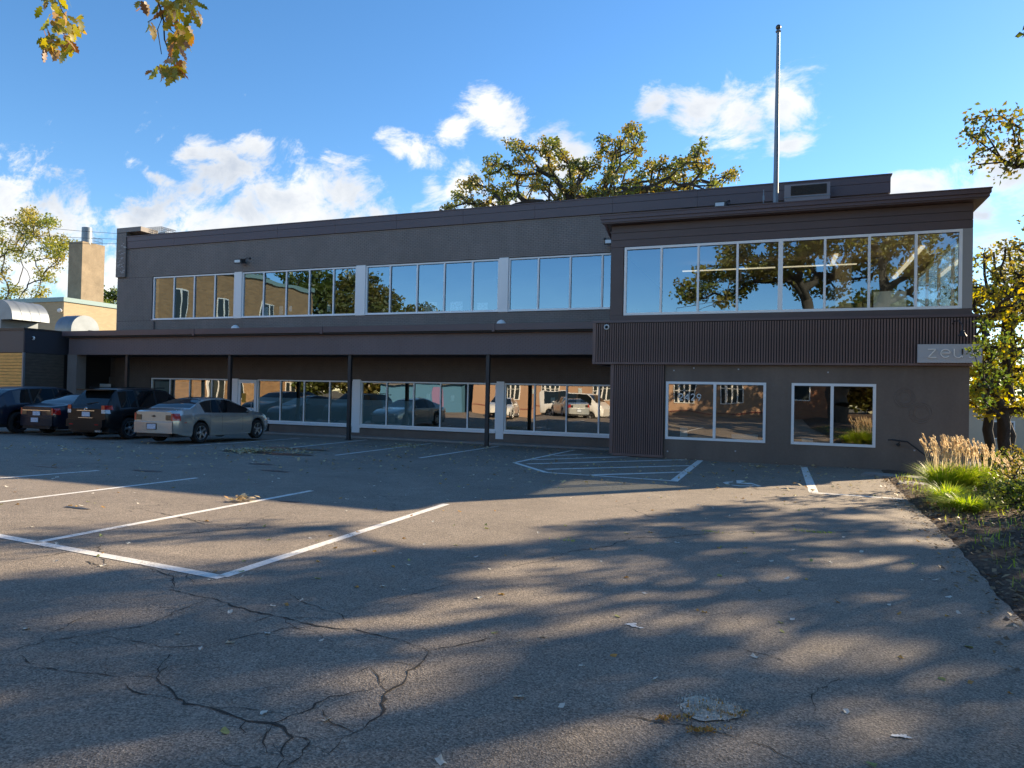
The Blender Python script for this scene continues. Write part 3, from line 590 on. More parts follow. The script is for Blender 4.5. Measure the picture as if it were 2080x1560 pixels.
# fluted lower panel
fx0, fx1 = -5.1, -3.43
W('slat_backing', M['slat_back'], fx0, fx1, YB-.06, YB, -1.80, 1.03)
slat = bpy.data.meshes.new('slat'); s0 = MB().box(-.02, .02, -.03, 0, 0, 1); slat.from_pydata(np.vstack(s0.v).tolist(), [], s0.f); slat.materials.append(M['slat'])
def put_slat(x, y, z0, z1): 
    o = link('slat', slat, B); o.location = np.array([x, y, z0])-BASE[B.name]; o.scale = (random.uniform(.92, 1.05), random.uniform(.85, 1.1), z1-z0)
for x in rows(fx0+.1, fx1, .068): put_slat(x, YB-.06, -1.78, 1.02)
W('corner_board', M['slat'], fx0-.02, fx0+.09, YB-.1, YB-.05, -1.8, 1.03); W('base_trim', M['slat'], fx0+.09, fx1, YB-.095, YB-.06, -1.85, -1.78)
W('slat_side', M['slat'], fx0-.015, fx0, YB-.05, YM, -1.8, 1.03)
# band
bx0, bx1, YBF = -5.68, 4.80, 21.95
W('slat_backing', M['slat_back'], bx0, bx1, YBF, YBF+.15, 1.03, 2.34)
nsl = rows(bx0+.09, bx1-.03, .0725)
for x in nsl: put_slat(x, YBF, 1.09, 2.32)
W('corner_board', M['slat'], bx0-.02, bx0+.085, YBF-.035, YBF+.15, 1.03, 2.34); W('band_cap', M['fascia'], bx0-.04, bx1+.04, YBF-.05, YBF+.35, 2.34, 2.41); W('base_trim', M['slat'], bx0+.085, bx1, YBF-.034, YBF+.14, 1.03, 1.09)
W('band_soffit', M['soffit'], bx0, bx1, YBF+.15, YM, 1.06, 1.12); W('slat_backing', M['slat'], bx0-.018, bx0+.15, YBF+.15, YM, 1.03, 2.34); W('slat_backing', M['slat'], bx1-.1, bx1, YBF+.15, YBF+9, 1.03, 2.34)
# upper glazed box
W('siding_board', M['siding'], -5.18, 4.72, YB-.02, YB+.2, 2.41, 2.58)
W('siding_board', M['siding'], -5.18, X_at(1266,570,YB), YB-.02, YB+.2, 2.585, 4.75)
for z0, z1 in ((4.76, 4.985), (4.99, 5.215), (5.22, 5.45)): W('siding_board', M['siding'], -5.18, 4.72, YB-.03+random.uniform(0, .004), YB+.2, z0, z1-.008)
W('siding_substrate', M['slat_back'], -5.16, 4.70, YB+.0, YB+.19, 4.76, 5.5)
W('siding_board', M['siding'], -5.2, -5.18, YB, YM, 2.41, 5.5)
W('siding_board', M['siding'], 4.70, 4.73, YB+.2, YB+9, 4.76, 5.5)
W('fascia_panel', M['fascia'], -5.45, 5.02, YB-.36, YB+9.3, 5.50, 5.585); W('fascia_panel', M['fascia'], -5.47, 5.05, YB-.40, YB+9.3, 5.59, 5.70); W('fascia_cap', M['fascia'], -5.5, 5.07, YB-.42, YB+9.3, 5.70, 5.73); W('wing_soffit', M['siding'], -5.4, 4.98, YB-.33, YB+9.2, 5.46, 5.5)
bg = [1268,1343,1418,1497.5,1585,1675,1765,1860,1954]
BX = [X_at(p, 570, YB) for p in bg]
window_band(BX, 2.585, 4.745, YB+.0, M['glass_up'], fw=.075, mw=.065, wide={3: .13}, k=.002)
W('corner_post', mat('grey_post', (.30, .29, .28), .5), BX[-1]-.06, 4.72, YB-.025, YB+.18, 2.585, 4.75)
gy = [YB+.18, 24.2, 26.2, 28.2, 30.2]
for a, b in zip(gy[:-1], gy[1:]):
    fr = MB().box(4.62, 4.70, b-.06, b, 2.6, 4.75).box(4.62, 4.70, a, b-.06, 2.58, 2.66).box(4.62, 4.70, a, b-.06, 4.68, 4.75).build('window', M['white'], B); MB().box(4.655, 4.66, a, b-.06, 2.66, 4.68).build('pane', M['glass_side'], fr)
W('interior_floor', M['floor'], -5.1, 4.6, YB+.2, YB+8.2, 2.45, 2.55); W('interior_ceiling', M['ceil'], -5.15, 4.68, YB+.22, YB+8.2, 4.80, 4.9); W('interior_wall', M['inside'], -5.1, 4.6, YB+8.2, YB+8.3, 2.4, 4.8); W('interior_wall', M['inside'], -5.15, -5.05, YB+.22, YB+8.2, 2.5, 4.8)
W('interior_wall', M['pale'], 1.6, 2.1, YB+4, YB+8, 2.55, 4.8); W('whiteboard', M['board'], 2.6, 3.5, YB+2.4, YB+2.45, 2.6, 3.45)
def onZ(x, y, z): d = ray(x, y); return d*(z/d[2])
for (xa, ya, xb, yb) in ((1874.5,501,1816,565),(1699,517,1691,535)):
    a, b = onZ(xa, ya, 4.76), onZ(xb, yb, 4.76); MB().bar(a, b, .12, .05).build('ceiling_lamp', M['lamp'], B)
W('ceiling_lamp', M['lamp'], -3.4, -.3, YB+3.4, YB+3.45, 4.5, 4.54); W('ceiling_lamp', M['lamp'], -.2, 2.2, YB+3.4, YB+3.45, 4.5, 4.54)
for x, z in ((-3.55,3.1),(-2.9,3.1),(-3.5,2.95),(-2.8,2.9)): W('ceiling_lamp', M['lamp'], x-.15, x+.25, YB+7.4, YB+7.44, z+.2, z+.22)
# strokes -------------------------------------------------------------
def arc(cx, cz, r, a0, a1, n=14, sx=1): return [(cx+sx*r*math.cos(rad(a0+(a1-a0)*i/n)), cz+r*math.sin(rad(a0+(a1-a0)*i/n))) for i in range(n+1)]
GL = {'2': [arc(.3,.7,.27,160,-25)+[(.05,.03),(.6,.03)]], '4': [[(.48,0),(.48,1),(.02,.28),(.66,.28)]], '9': [arc(.32,.68,.28,0,360,20), [(.6,.68),(.58,.5),(.28,0)]],
      'z': [[(.05,.97),(.85,.97),(.05,.03),(.88,.03)]], 'e': [[(.04,.53),(.96,.53)]+arc(.5,.5,.46,5,318,22)], 'u': [[(.06,1),(.06,.4)]+arc(.46,.42,.4,180,360,14)+[(.86,1)], [(.86,1),(.86,0)]],
      's': [arc(.42,.74,.25,30,270,12)+arc(.42,.25,.25,90,-150,12)]}
def text(s, x, z, h, adv, y, wd, dp, mt, parent, name='letter'):
    for ch in s:
        mb = MB()
        for pl in GL[ch]:
            for (a, b) in zip(pl[:-1], pl[1:]): mb.bar((x+a[0]*h, y, z+a[1]*h), (x+b[0]*h, y, z+b[1]*h), dp, wd, up=(0.001, 1, 0) if False else (-(b[1]-a[1]), 0, b[0]-a[0]))
        mb.build(name, mt, parent); x += adv
text('2429', -2.985, -.06, .2, .178, YB-.004, .026, .006, M['white_paint'], B, 'numeral')
for (x, w_, z1_) in ((x1a+.42, .22, .36), (x1a+1.95, .75, .22), (x2a+.3, .3, .18)): W('ledge_item', M['white_paint'], x, x+w_, YB+.22, YB+.3, zb+.08, zb+z1_)
# rosettes on the wall
for x, z, R in ((3.15,.14,.26),(3.54,-.26,.28)):
    mb = MB()
    for r in (R, R*.8, R*.62): mb.lathe([(r-.02,0),(r,-.012),(r+.02,0)], (x, YB, z), 'y', 32)
    mb.lathe([(0,-.01),(R*.18,-.008),(R*.2,0)], (x, YB, z), 'y', 20); mb.build('rosette', M['stucco'], B)
# ------------------------------------------------------------------ things on the building
S = thing('business_sign', 'grey metal sign with thin raised letters zeus at the right end of the slatted band', 'sign', (4.1, 21.88, 1.35))
MB().box(3.40, 4.90, 21.80, 21.85, 1.10, 1.60).build('panel', M['alu'], S); MB().box(3.5, 3.56, 21.85, 21.93, 1.2, 1.5).box(4.7, 4.76, 21.85, 21.93, 1.2, 1.5).build('bracket', M['post'], S)
text('zeus', 3.63, 1.235, .235, .305, 21.775, .024, .02, M['letters'], S)
for px, lab in ((1948, 'dark gooseneck lamp over the letters of the grey sign, left one'), (1997, 'dark gooseneck lamp at the building corner right of the grey sign')):
    x = X_at(px, 690, 21.6)
    L_ = thing('sign_lamp', lab, 'lamp', (x, 21.6, 1.9), group='gooseneck lamps over the sign')
    MB().tube([(x-.1, 21.93, 2.15), (x-.06, 21.8, 2.22), (x, 21.6, 2.2), (x+.04, 21.45, 2.08), (x+.04, 21.42, 1.92)], .014).build('arm', M['post'], L_)
    MB().lathe([(.02,.08),(.045,.06),(.06,0),(.11,-.08),(.105,-.08),(.05,.0)], (x+.04, 21.42, 1.86), n=14).build('lamp_shade', M['post'], L_, True)
H = thing('handrail', 'thin dark metal handrail sloping down beside the stairs at the wing wall', 'handrail', (2.8, 21.9, -1.2))
MB().tube([(2.74, 21.95, -1.03), (2.82, 21.9, -1.02), (3.2, 21.9, -1.06), (3.75, 21.9, -1.5), (5.2, 21.9, -2.7)], .022).build('rail', M['post'], H)
for x, z in ((3.0, -1.07), (4.3, -1.97)): MB().tube([(x, 22.08, z-.09), (x, 21.93, z-.09), (x, 21.9, z)], .012).build('bracket', M['post'], H)
MB().lathe([(0,-.02),(.05,-.015),(.05,0)], (3.0, 22.09, -1.16), 'y', 10).build('flange', M['post'], H)
def secam(x, y, z, lab):
    o = thing('security_camera', lab, 'camera', (x, y, z), group='dome security cameras')
    MB().lathe([(.085,0),(.085,-.03),(.07,-.05),(.055,-.052)], (x, y, z), 'y', 18).build('housing', M['white_paint'], o, True); MB().sphere((x, y-.045, z), .05, 12).build('dome', M['carglass'], o, True)
p = onY(1232.5, 664.5, YBF-.04); secam(p[0], YBF-.035, p[2], 'white dome security camera at the top left of the slatted band')
p = onX(68, 687, -31.52); secam(-31.5, p[1], p[2], 'white dome security camera on the dark side of the cedar clad neighbour')
def flood(px, py, lab, Y=YM, sgn=1):
    p = onY(px, py, Y-.3); x, z = p[0], p[2]; o = thing('flood_light', lab, 'lamp', (x, Y, z), group='flood lights on the facade')
    MB().tube([(x+.3*sgn, Y-.01, z+.16), (x+.25*sgn, Y-.16, z+.15), (x+.1*sgn, Y-.22, z+.04)], .02).sphere((x+.3*sgn, Y-.02, z+.16), .05, 8).build('arm', M['post'], o)
    a = MB().box(-.22, .22, -.16, .12, -.1, .1); V = np.vstack(a.v); V[V[:, 2] > 0, 0] *= .8; V[V[:, 1] < 0, 2] -= .04; V += (x, Y-.3, z); MB().add(V, a.f).build('housing', M['post'], o)
    MB().box(x-.17, x+.13, Y-.475, Y-.462, z-.1, z+.02).build('lens', M['clearlens'], o)
flood(488, 530, 'dark flood light on an arm above the left end of the upper window band')
flood(1241, 490, 'flood light tucked at the corner where the upper wall meets the glazed wing', sgn=-1)
flood(1464, 415, 'small grey flood light on the strip of wall above the wing roof')
MB().tube([(-4.2, YM-.03, 6.3), (-4.15, YM-.03, 6.6), (-4, YM-.03, 6.7), (-2.3, YM-.03, 6.88)], .012).build('conduit', M['post'], B)
MB().tube([(-5.35, YB-.3, 5.52), (-5.32, YB-.2, 5.4), (-5.24, YB+.3, 5.1), (-5.24, YB+.4, 4.2)], .045, 8).build('downspout', M['fascia'], B)
for px in (478, 1018):
    p = onY(px, 664, 24.3); o = thing('roof_vent', 'round white dome vent on the canopy roof, '+('left one below the first upper windows' if px < 600 else 'right one below the third upper windows'), 'vent', (p[0], 24.3, 2.42), group='dome vents on the canopy roof')
    MB().lathe([(.14,0),(.14,.12)], (p[0], 24.3, 2.42), n=16).build('collar', M['galv'], o, True); MB().lathe([(0,.36),(.08,.34),(.15,.28),(.19,.18),(.2,.12)], (p[0], 24.3, 2.42), n=18).build('dome', M['white_paint'], o, True)
# roof items
FP = thing('flagpole', 'tall grey metal flagpole with ball top standing on the wing roof', 'flagpole', (-.3, 24.0, 5.73))
p0 = onY(1575.3, 420, 24); p1 = onY(1581, 66, 24); MB().tube([(p0[0], 24, 5.7), (p0[0], 24, 9), (p0[0], 24, p1[2])], [.085, .07, .05], 12).build('pole', M['galv'], FP, True)
MB().sphere((p0[0], 24, p1[2]+.17), .085, 12).build('finial', mat('bronze', (.12, .1, .08), .4, metal=.7), FP, True); MB().lathe([(.06,0),(.09,.03),(.05,.09)], (p0[0], 24, p1[2]), n=12).build('truck', M['galv'], FP, True)
MB().lathe([(.16,0),(.16,.05),(.1,.1)], (p0[0], 24, 5.72), n=14).build('base', M['galv'], FP)
AN = thing('antenna', 'thin rooftop antenna rod left of the flagpole', 'antenna', (-1.05, 24.6, 5.73)); xa = X_at(1551, 400, 24.6)
MB().tube([(xa, 24.6, 5.7), (xa, 24.6, 6.95)], .018).build('rod', M['galv'], AN); MB().box(xa-.03, xa+.03, 24.58, 24.62, 6.6, 6.75).build('clamp', M['galv'], AN)
AC = thing('rooftop_unit', 'pale grey rooftop air unit with a dark grille, right of the flagpole', 'air conditioner', (.7, 25.0, 5.73))
x0, x1 = X_at(1593, 400, 24.9), X_at(1686, 400, 24.9)
MB().box(x0, x1, 24.9, 25.4, 5.72, 7.13).build('cabinet', mat('pale_cabinet', (.27, .25, .26), .6), AC)
g = MB()
for i in range(7): g.box(x0+.22, x1-.12, 24.872, 24.885, 6.78+i*.042, 6.795+i*.042)
g.build('grille', M['gasket'], AC); MB().box(x0+.2, x1-.1, 24.885, 24.9, 6.76, 7.08).build('grille_opening', mat('coil', (.045, .035, .025), .7, var=(30, .5, 1)), AC)
MB().box(x0-.01, x1+.01, 24.88, 24.9, 6.70, 6.725).build('trim', M['galv'], AC); MB().box(x1-.5, x1-.3, 24.89, 24.898, 5.95, 5.99).build('plate', M['white_paint'], AC)
FS = thing('utility_box', 'small white box on a stub beside the rooftop unit', 'box', (1.55, 24.8, 5.73)); xa = X_at(1691, 405, 24.8)
MB().box(xa-.06, xa+.1, 24.75, 24.85, 6.05, 6.3).build('casing', M['white_paint'], FS); MB().tube([(xa-.05, 24.8, 5.7), (xa-.05, 24.8, 6.35)], .02).build('stub', M['galv'], FS)
RC = thing('roof_chimney', 'low pale chimney with a wire cage at the left end of the main roof', 'chimney', (-29.2, 26.4, 7.4))
MB().box(-30.3, -28.3, 26.3, 27.6, 7.3, 7.62).build('curb', M['pale'], RC)
cg = MB(); a0, a1, b0, b1, c0, c1 = -30.2, -29.1, 26.4, 27.3, 7.62, 8.02
for i in range(9):
    t = i/8; cg.tube([(a0+(a1-a0)*t, b0, c0), (a0+(a1-a0)*t, b0, c1)], .008, 4).tube([(a1, b0+(b1-b0)*t, c0), (a1, b0+(b1-b0)*t, c1)], .008, 4).tube([(a0, b0+(b1-b0)*t, c1), (a1, b0+(b1-b0)*t, c1)], .008, 4)
for z in np.linspace(c0, c1, 5): cg.tube([(a0, b0, z), (a1, b0, z), (a1, b1, z)], .008, 4)
cg.build('cage', M['post'], RC)
RV = thing('roof_hood', 'small pale vent hood on the main roof right of the wire cage', 'vent', (-27.3, 27.2, 7.4)); px_ = X_at(332, 470, 27.2)
MB().box(px_-.3, px_+.3, 27, 27.5, 7.3, 7.75).build('shaft', M['pale'], RV); MB().box(px_-.45, px_+.45, 26.9, 27.6, 7.82, 7.88).build('cap', M['galv'], RV)
# ------------------------------------------------------------------ left neighbour
NB = thing('cedar_clad_building', 'low flat roofed neighbour with orange cedar boards on its front and a dark side', 'building', (-33.5, 22.5, -2))
MB().box(-38, -31.62, 21.52, 27, -2.1, 2.5).build('wall', M['slat_back'], NB)
MB().box(-38, -31.60, 21.46, 21.52, 1.42, 2.42).build('front_band', M['band'], NB); MB().box(-31.62, -31.56, 21.46, 25.6, 1.42, 2.42).build('side_band', M['navy'], NB)
MB().box(-38.05, -31.55, 21.42, 27, 2.42, 2.52).build('coping', M['post'], NB)
for i in range(24):
    z = -2.0+i*.142; MB().box(-38, -31.66, 21.47-random.uniform(0, .008), 21.51, z, z+.126).build('plank', M['wood'], NB); MB().box(-31.6, -31.565+random.uniform(0, .006), 21.55, 23.35, z, z+.134).build('plank', M['wood_shade'], NB)
MB().box(-31.66, -31.58, 21.45, 21.54, -2.05, 1.42).build('corner_trim', M['galv'], NB)
def hood(name, lab, cx, cy, z0, w, R, ln, base, turn=False):
    o = thing(name, lab, 'vent', (cx, cy, z0)); n = 14; mb = MB()
    # half-round hood, axis along x=width ; open end toward base direction
    V = []; F = []
    for i in range(n+1):
        t = PI*i/n
        for (s_) in (0, 1): V.append((cx+R*math.cos(t), cy+(s_*w), z0+R*.95*math.sin(t)))
    for i in range(n): F.append((2*i, 2*i+1, 2*i+3, 2*i+2))
    F.append(tuple(2*i for i in range(n+1))); F.append(tuple(2*i+1 for i in reversed(range(n+1))))
    mb.add(V, F); mb.build('hood', M['galv'], o, True, 30); MB().box(cx-R, cx+R*.2, cy, cy+w, z0-base, z0).build('duct', M['galv'], o)
    for k in range(1, 4): MB().lathe([(R*1.008, 0), (R*1.008, .03)], (cx, cy+w*k/4, z0), 'y', 14, 0, PI).build('seam', M['galv'], o)
    if turn:
        BASE_xy = np.array(o.location)
        for ch in o.children:
            for v in ch.data.vertices: v.co = (v.co.y*-1, v.co.x, v.co.z)
    return o
hood('exhaust_hood', 'smaller half round galvanised hood with a flat dark side, beside the tan brick building', -42.2, 32.6, 3.6, 1.5, .98, 1, 1.2, True)
hood('exhaust_hood', 'larger pale half round duct hood at the left edge above the cedar building', -42.9, 27.6, 3.75, 2.2, 1.25, 1, 1.2)
# far tan building
TB = thing('tan_brick_building', 'tan brick building with teal roof coping behind the cedar clad neighbour', 'building', (-56, 44, -3))
MB().box(-72, -54.3, 40, 62, -3.7, 6.75).build('wall', M['tanbrick'], TB)
MB().box(-72.1, -54.2, 39.9, 62.1, 6.75, 7.1).build('coping', M['teal'], TB)
for z in (5.0, 6.0): MB().sphere((-54.5, 39.8, z), .25, 8, (1, .5, .7)).build('insulator', M['white_paint'], TB)
CH = thing('chimney_stack', 'tall square rendered chimney with a steel flue rising behind the tan brick building', 'chimney', (-57.5, 45, -3))
MB().box(-59.6, -57.9, 44.2, 46.4, -3.7, 12.75).build('shaft', M['stack'], CH); MB().lathe([(.42,0),(.42,1.5),(.36,1.5),(.36,0)], (-58.3, 44.9, 12.6), n=16).build('flue', M['galv'], CH, True)
cg = MB()
for i in range(8): cg.tube([(-58, 45.3+i*.13, 12.7), (-58, 45.3+i*.13, 13.3)], .015, 4)
cg.tube([(-58, 45.3, 13.3), (-58, 46.2, 13.3)], .015, 4).tube([(-58, 45.3, 13.0), (-58, 46.2, 13.0)], .015, 4); cg.build('cage', M['post'], CH)
for k, (y0, y1, lab) in enumerate(((433, 475, 'highest of the power lines at the left'), (455, 486, 'middle power line at the left'), (475, 495, 'lowest power line at the left'))):
    a = onY(-80, y0, 34); b = onY(248, y1, 32); pts = [a+(b-a)*i/12-np.array([0, 0, .25*math.sin(PI*i/12)]) for i in range(13)]
    tag(MB().tube(pts, .012, 4).build('power_line', M['post']), lab, 'cable', 'power lines')
# ------------------------------------------------------------------ trees
def grow(base, fork, pts, r0, seed=0, jit=.12, step=.6, exp=2.2, sag=0.0, first=None):
    r = np.random.default_rng(seed); P = []; par = []
    n0 = max(3, int(np.linalg.norm(np.array(fork)-base)/step))
    for i in range(n0+1):
        t = i/n0; P.append(np.array(base)*(1-t)+np.array(fork)*t+(r.normal(0, jit*.6, 3)*[1,1,0] if 0 < i < n0 else 0)); par.append(i-1)
    plen = [i*step for i in range(n0+1)]
    pts = sorted(pts, key=lambda p: np.linalg.norm(p-P[n0]))
    for p in pts:
        A = np.array(P[max(0, n0-2):]); d = np.linalg.norm(A-p, axis=1); cost = d+.28*np.array(plen[max(0, n0-2):]); up = A[:, 2]-p[2]; cost += np.clip(up, 0, None)*.35
        k = int(np.argmin(cost))+max(0, n0-2); D = p-P[k]; L = np.linalg.norm(D); n = max(1, int(L/step)); q = k
        bend = r.normal(0, .14*L, 3); bend[2] = abs(bend[2])*.6-sag*L
        for i in range(1, n+1):
            t = i/n; x = P[k]+D*t+bend*math.sin(PI*t)*.8+(r.normal(0, jit*step, 3) if i < n else 0); P.append(x); par.append(q); plen.append(plen[q]+L/n); q = len(P)-1
    cnt = np.zeros(len(P)); ch = np.zeros(len(P), int)
    for i in range(1, len(P)): ch[par[i]] += 1
    for i in reversed(range(len(P))):
        if ch[i] == 0: cnt[i] += 1
        if i > 0: cnt[par[i]] += cnt[i]
    R = r0*(cnt/cnt[0])**(1/exp)
    return np.array(P), par, R, ch
def tree_mesh(P, par, R, rmin=.0):
    mb = MB(); 
    for i in range(1, len(P)):
        a, b = P[par[i]], P[i]; 
        if np.linalg.norm(b-a) < 1e-4: continue
        ra = min(R[par[i]], R[i]*1.5); n = 8 if R[i] > .12 else (5 if R[i] > .03 else 3)
        d = (b-a); mb.tube([a-d*.04, b+d*.04], [max(ra, rmin), max(R[i], rmin)], n, caps=False)
    return mb
def leaves(C, nper, cr, size, r, droop=0, flat=1.0):
    n = len(C)*nper; c = np.repeat(np.array(C), nper, 0); o = r.normal(0, 1, (n, 3)); o /= np.linalg.norm(o, axis=1)[:, None]; o *= (cr*r.random((n, 1))**.45); o[:, 2] *= flat
    c = c+o; a = r.normal(0, 1, (n, 3)); a /= np.linalg.norm(a, axis=1)[:, None]; b = r.normal(0, 1, (n, 3)); b -= (a*b).sum(1)[:, None]*a; b /= np.linalg.norm(b, axis=1)[:, None]
    s = size*(.6+.8*r.random((n, 1)))
    nn = np.cross(a, b)*.18*s
    V = np.stack([c-a*s*.5, c+b*s*.32+nn, c+a*s*.5, c-b*s*.32+nn], 1); return V
def tree(name, lab, base, fork, pts, r0, nper, cr, size, mt, seed, bark='bark', group=None, extra=None, fine=None, exp=2.2, flat=.8, bare=0, jit=.12, step=.6, rmin=.008, cat='tree', kind_t='trunk'):
    base = np.array(base, float); o = thing(name, lab, cat, tuple(base), group=group); r = np.random.default_rng(seed)
    P, par, R, ch = grow(base, fork, pts+(fine[0] if fine else []), r0, seed, jit, step, exp)
    # root flare
    mb = tree_mesh(P, par, R, rmin); mb.build(kind_t, M[bark], o, True, 60)
    tips = [p for p in pts]
    if bare: tips = [p for p in tips if r.random() > bare*max(0, (p[2]-fork[2])/6)]
    sm = [P[i] for i in range(len(P)) if R[i] < r0*.16 and ch[i] > 0 and r.random() < .35] if extra is None else extra
    C = tips+list(sm); w = leaves(C, nper, cr, size, r, flat=flat); rr = np.repeat(r.random(len(C)), nper)*.65+r.random(len(w))*.35
    if fine: w = np.concatenate([w, leaves(fine[0], fine[1], fine[2], fine[3], r)]); rr = np.concatenate([rr, r.random(len(w)-len(rr))])
    f = cquads('crown', w, M[mt], o, rr); return o
def ellipsoid_pts(c, rx, ry, rz, n, r, shell=.35):
    out = []
    while len(out) < n:
        p = r.normal(0, 1, 3); p /= np.linalg.norm(p); out.append(np.array(c)+p*(shell+(1-shell)*r.random()**.5)*np.array([rx, ry, rz]))
    return out
R_ = np.random.default_rng(11)
# oak behind the roof: clumps follow its outline
blobs = [(930,400,22),(915,425,14),(950,380,20),(985,360,26),(1010,330,25),(1050,295,22),(1075,310,28),(1040,350,30),(1000,390,28),(1040,390,30),(1085,350,32),(1130,285,14),(1110,300,20),(1115,335,28),(1135,315,16),
 (1100,375,30),(1080,410,28),(1140,370,30),(1165,335,22),(1185,350,22),(1170,390,30),(1200,330,18),(1222,290,12),(1220,320,18),(1235,345,24),(1262,300,26),(1275,265,18),(1290,275,20),(1295,300,16),(1270,335,26),(1240,375,28),
 (1205,380,28),(1215,405,26),(1260,395,24),(1290,385,24),(1305,360,20),(1325,340,20),(1345,330,16),(1350,360,20),(1385,340,20),(1415,310,18),(1420,295,10),(1410,340,22),(1375,370,20),(1435,340,12),(1400,375,18),(1450,370,15),(1480,360,12),(1495,355,9),(1440,385,15),(1330,385,22),(1160,410,26),(1020,420,26),(960,415,20),(1120,405,26)]
pts = []
for x, y, rr in blobs:
    for k in range(max(2, int(rr/3.4))): 
        Y = 40+R_.normal(0, 1.8); q = onY(x+R_.normal(0, rr*.5), y+R_.normal(0, rr*.45), Y); pts.append(q)
bx = X_at(1230, 420, 40)
oak_tips = pts
tree('oak_tree', 'broad old oak with olive and brown leaves rising behind the main roof', (bx, 40.5, -3.6), (bx-.3, 40.5, 5.5), pts, .6, 42, .44, .19, 'lf_oak', 3, 'bark_dk', exp=1.72, extra=[], flat=.75, jit=.2, rmin=.02)
# dense tree whose crown shades the lot, twigs reach into the top right of the picture
SHB = [(-900,1240),(0,1165),(130,1175),(280,1160),(420,1140),(560,1150),(700,1130),(900,1105),(1020,1090),(1130,1085),(1250,1055),(1330,1045),(1500,1028),(1700,1030),(1850,1040),(2080,1060),(3000,1100)]
def shadow_ok(p, m=0):
    '''where the sun ray through p meets the lot: the lit stalls and the grass must stay lit'''
    k = (p[2]+1.5)/sdir.z; x, y = p[0]-sdir.x*k, p[1]-sdir.y*k; c = CM.T @ np.array([x, y, gz(x, y)])
    if y < 1.5 or c[1] < .5: return True
    u, v = 1040+FPX*c[0]/c[1], 780-FPX*c[2]/c[1]
    if 1.9 < x < 4.6 and 11 < y < 19: return False
    return v > np.interp(u, [q[0] for q in SHB], [q[1] for q in SHB])+m
r2 = np.random.default_rng(21)
pts = []
while len(pts) < 780:
    gx, gy, h = r2.uniform(-11, 5.5), r2.uniform(-7, 13.5), r2.uniform(7, 16.5)
    p = np.array([gx, gy, -1.5])+np.array(sdir)*(h/sdir.z)
    if not shadow_ok(p): continue
    c = CM.T @ p
    if c[1] > 0 and 1040+FPX*c[0]/c[1] < 2035+40: continue
    if ((p[0]-15)/9.5)**2+((p[1]-25)/10)**2+((p[2]-9.5)/6)**2 > 1: continue
    pts.append(p)
fine = []
for x, y in ((1975,235),(2000,260),(2030,245),(2060,240),(2010,300),(1990,310),(2040,330),(2065,290),(2075,265),(2055,340),(2075,310),(1985,275)):
    for k in range(2): fine.append(onY(x+r2.normal(0, 9), y+r2.normal(0, 7), 20.5+r2.normal(0, .5)))
tree('shade_tree', 'tall dark green tree whose crown tips reach into the top right of the view', (15.5, 25, -3.7), (15.2, 24.8, 3.8), pts, .42, 34, .42, .2, 'lf_mixed', 5, 'bark_dk', extra=[], flat=.6, exp=1.85, fine=(fine, 30, .34, .12))
r3 = np.random.default_rng(23)
tree('shade_tree', 'second tall tree nearer the viewer, outside the view to the right', (13.5, 11, -3.0), (13.2, 11, 3.4), ellipsoid_pts((11.5, 11.5, 8.5), 6.5, 5.5, 3.6, 300, r3, .25), .38, 44, .75, .25, 'lf_mixed', 6, 'bark_dk', extra=[], flat=.55)
# yellow tree in the bed
r4 = np.random.default_rng(31); c = onY(2050, 720, 21.5)
pts = []
for x, y, s in ((1990,600,18),(2020,640,24),(2060,640,28),(1990,660,16),(2000,700,20),(2035,700,28),(2075,700,30),(1995,745,18),(2020,760,26),(2060,750,30),(1990,790,14),(2015,800,18),(2075,800,26),(2000,835,10),(1985,720,10),(2100,740,40),(2110,660,40),(2130,720,50),(2140,790,40),(2090,830,20),(2040,600,24),(2080,590,24),(1975,705,6)):
    for k in range(4): pts.append(onY(x+r4.normal(0, s*.5), y+r4.normal(0, s*.5), 29+r4.normal(0, 1.2)))
b = onY(2036, 930, 29.0); tree('yellow_tree', 'small crooked tree with yellow green leaves in the bed at the right building corner', (b[0], 29.0, -3.7), onY(2036, 835, 29.0), pts, .2, 30, .42, .15, 'lf_yellow', 8, 'bark_dk', extra=[], jit=.14, step=.45, rmin=.01, exp=2.4)
r4 = np.random.default_rng(32); pts = []
for x, y, s in ((1976,712,4),(1997,660,12),(2000,700,14),(1990,745,12),(2012,780,14),(2020,725,16),(2040,760,14),(2005,820,8),(2040,690,16),(2070,720,16)):
    for k in range(3): pts.append(onY(x+r4.normal(0, s*.5), y+r4.normal(0, s*.5), 18.6+r4.normal(0, .25)))
b = onY(2046, 940, 18.6); tree('sapling', 'slender dark green sapling whose tip overlaps the end of the grey sign', (b[0], 18.6, bedtop(b[0], 18.6)-.1), onY(2040, 850, 18.6), pts, .03, 18, .2, .08, 'lf_green', 15, 'bark_dk', extra=[], jit=.08, step=.25, rmin=.004, exp=2.2)
# taller street trees behind it
for k, (x, y, rx, rz, Y, s, lab) in enumerate(((2035,590,2.0,2.0,33,12,'loose green and brown street tree beyond the right corner of the building'),(2110,580,2.8,2.7,34,13,'taller street tree at the right edge of the view behind the yellow tree'),(2000,760,1.7,1.6,36,14,'low yellow street tree seen past the building corner'))):
    rr = np.random.default_rng(s); c = onY(x, y, Y); pts = ellipsoid_pts(c, rx, rx, rz, 80, rr, .2)
    tree('street_tree', lab, (c[0]+.3, Y, -3.7), (c[0]+.2, Y, c[2]-rz*.7), pts, .2, 24, .5, .17, 'lf_street' if k < 2 else 'lf_yellow', s, 'bark_dk', extra=[], group='street trees past the corner')
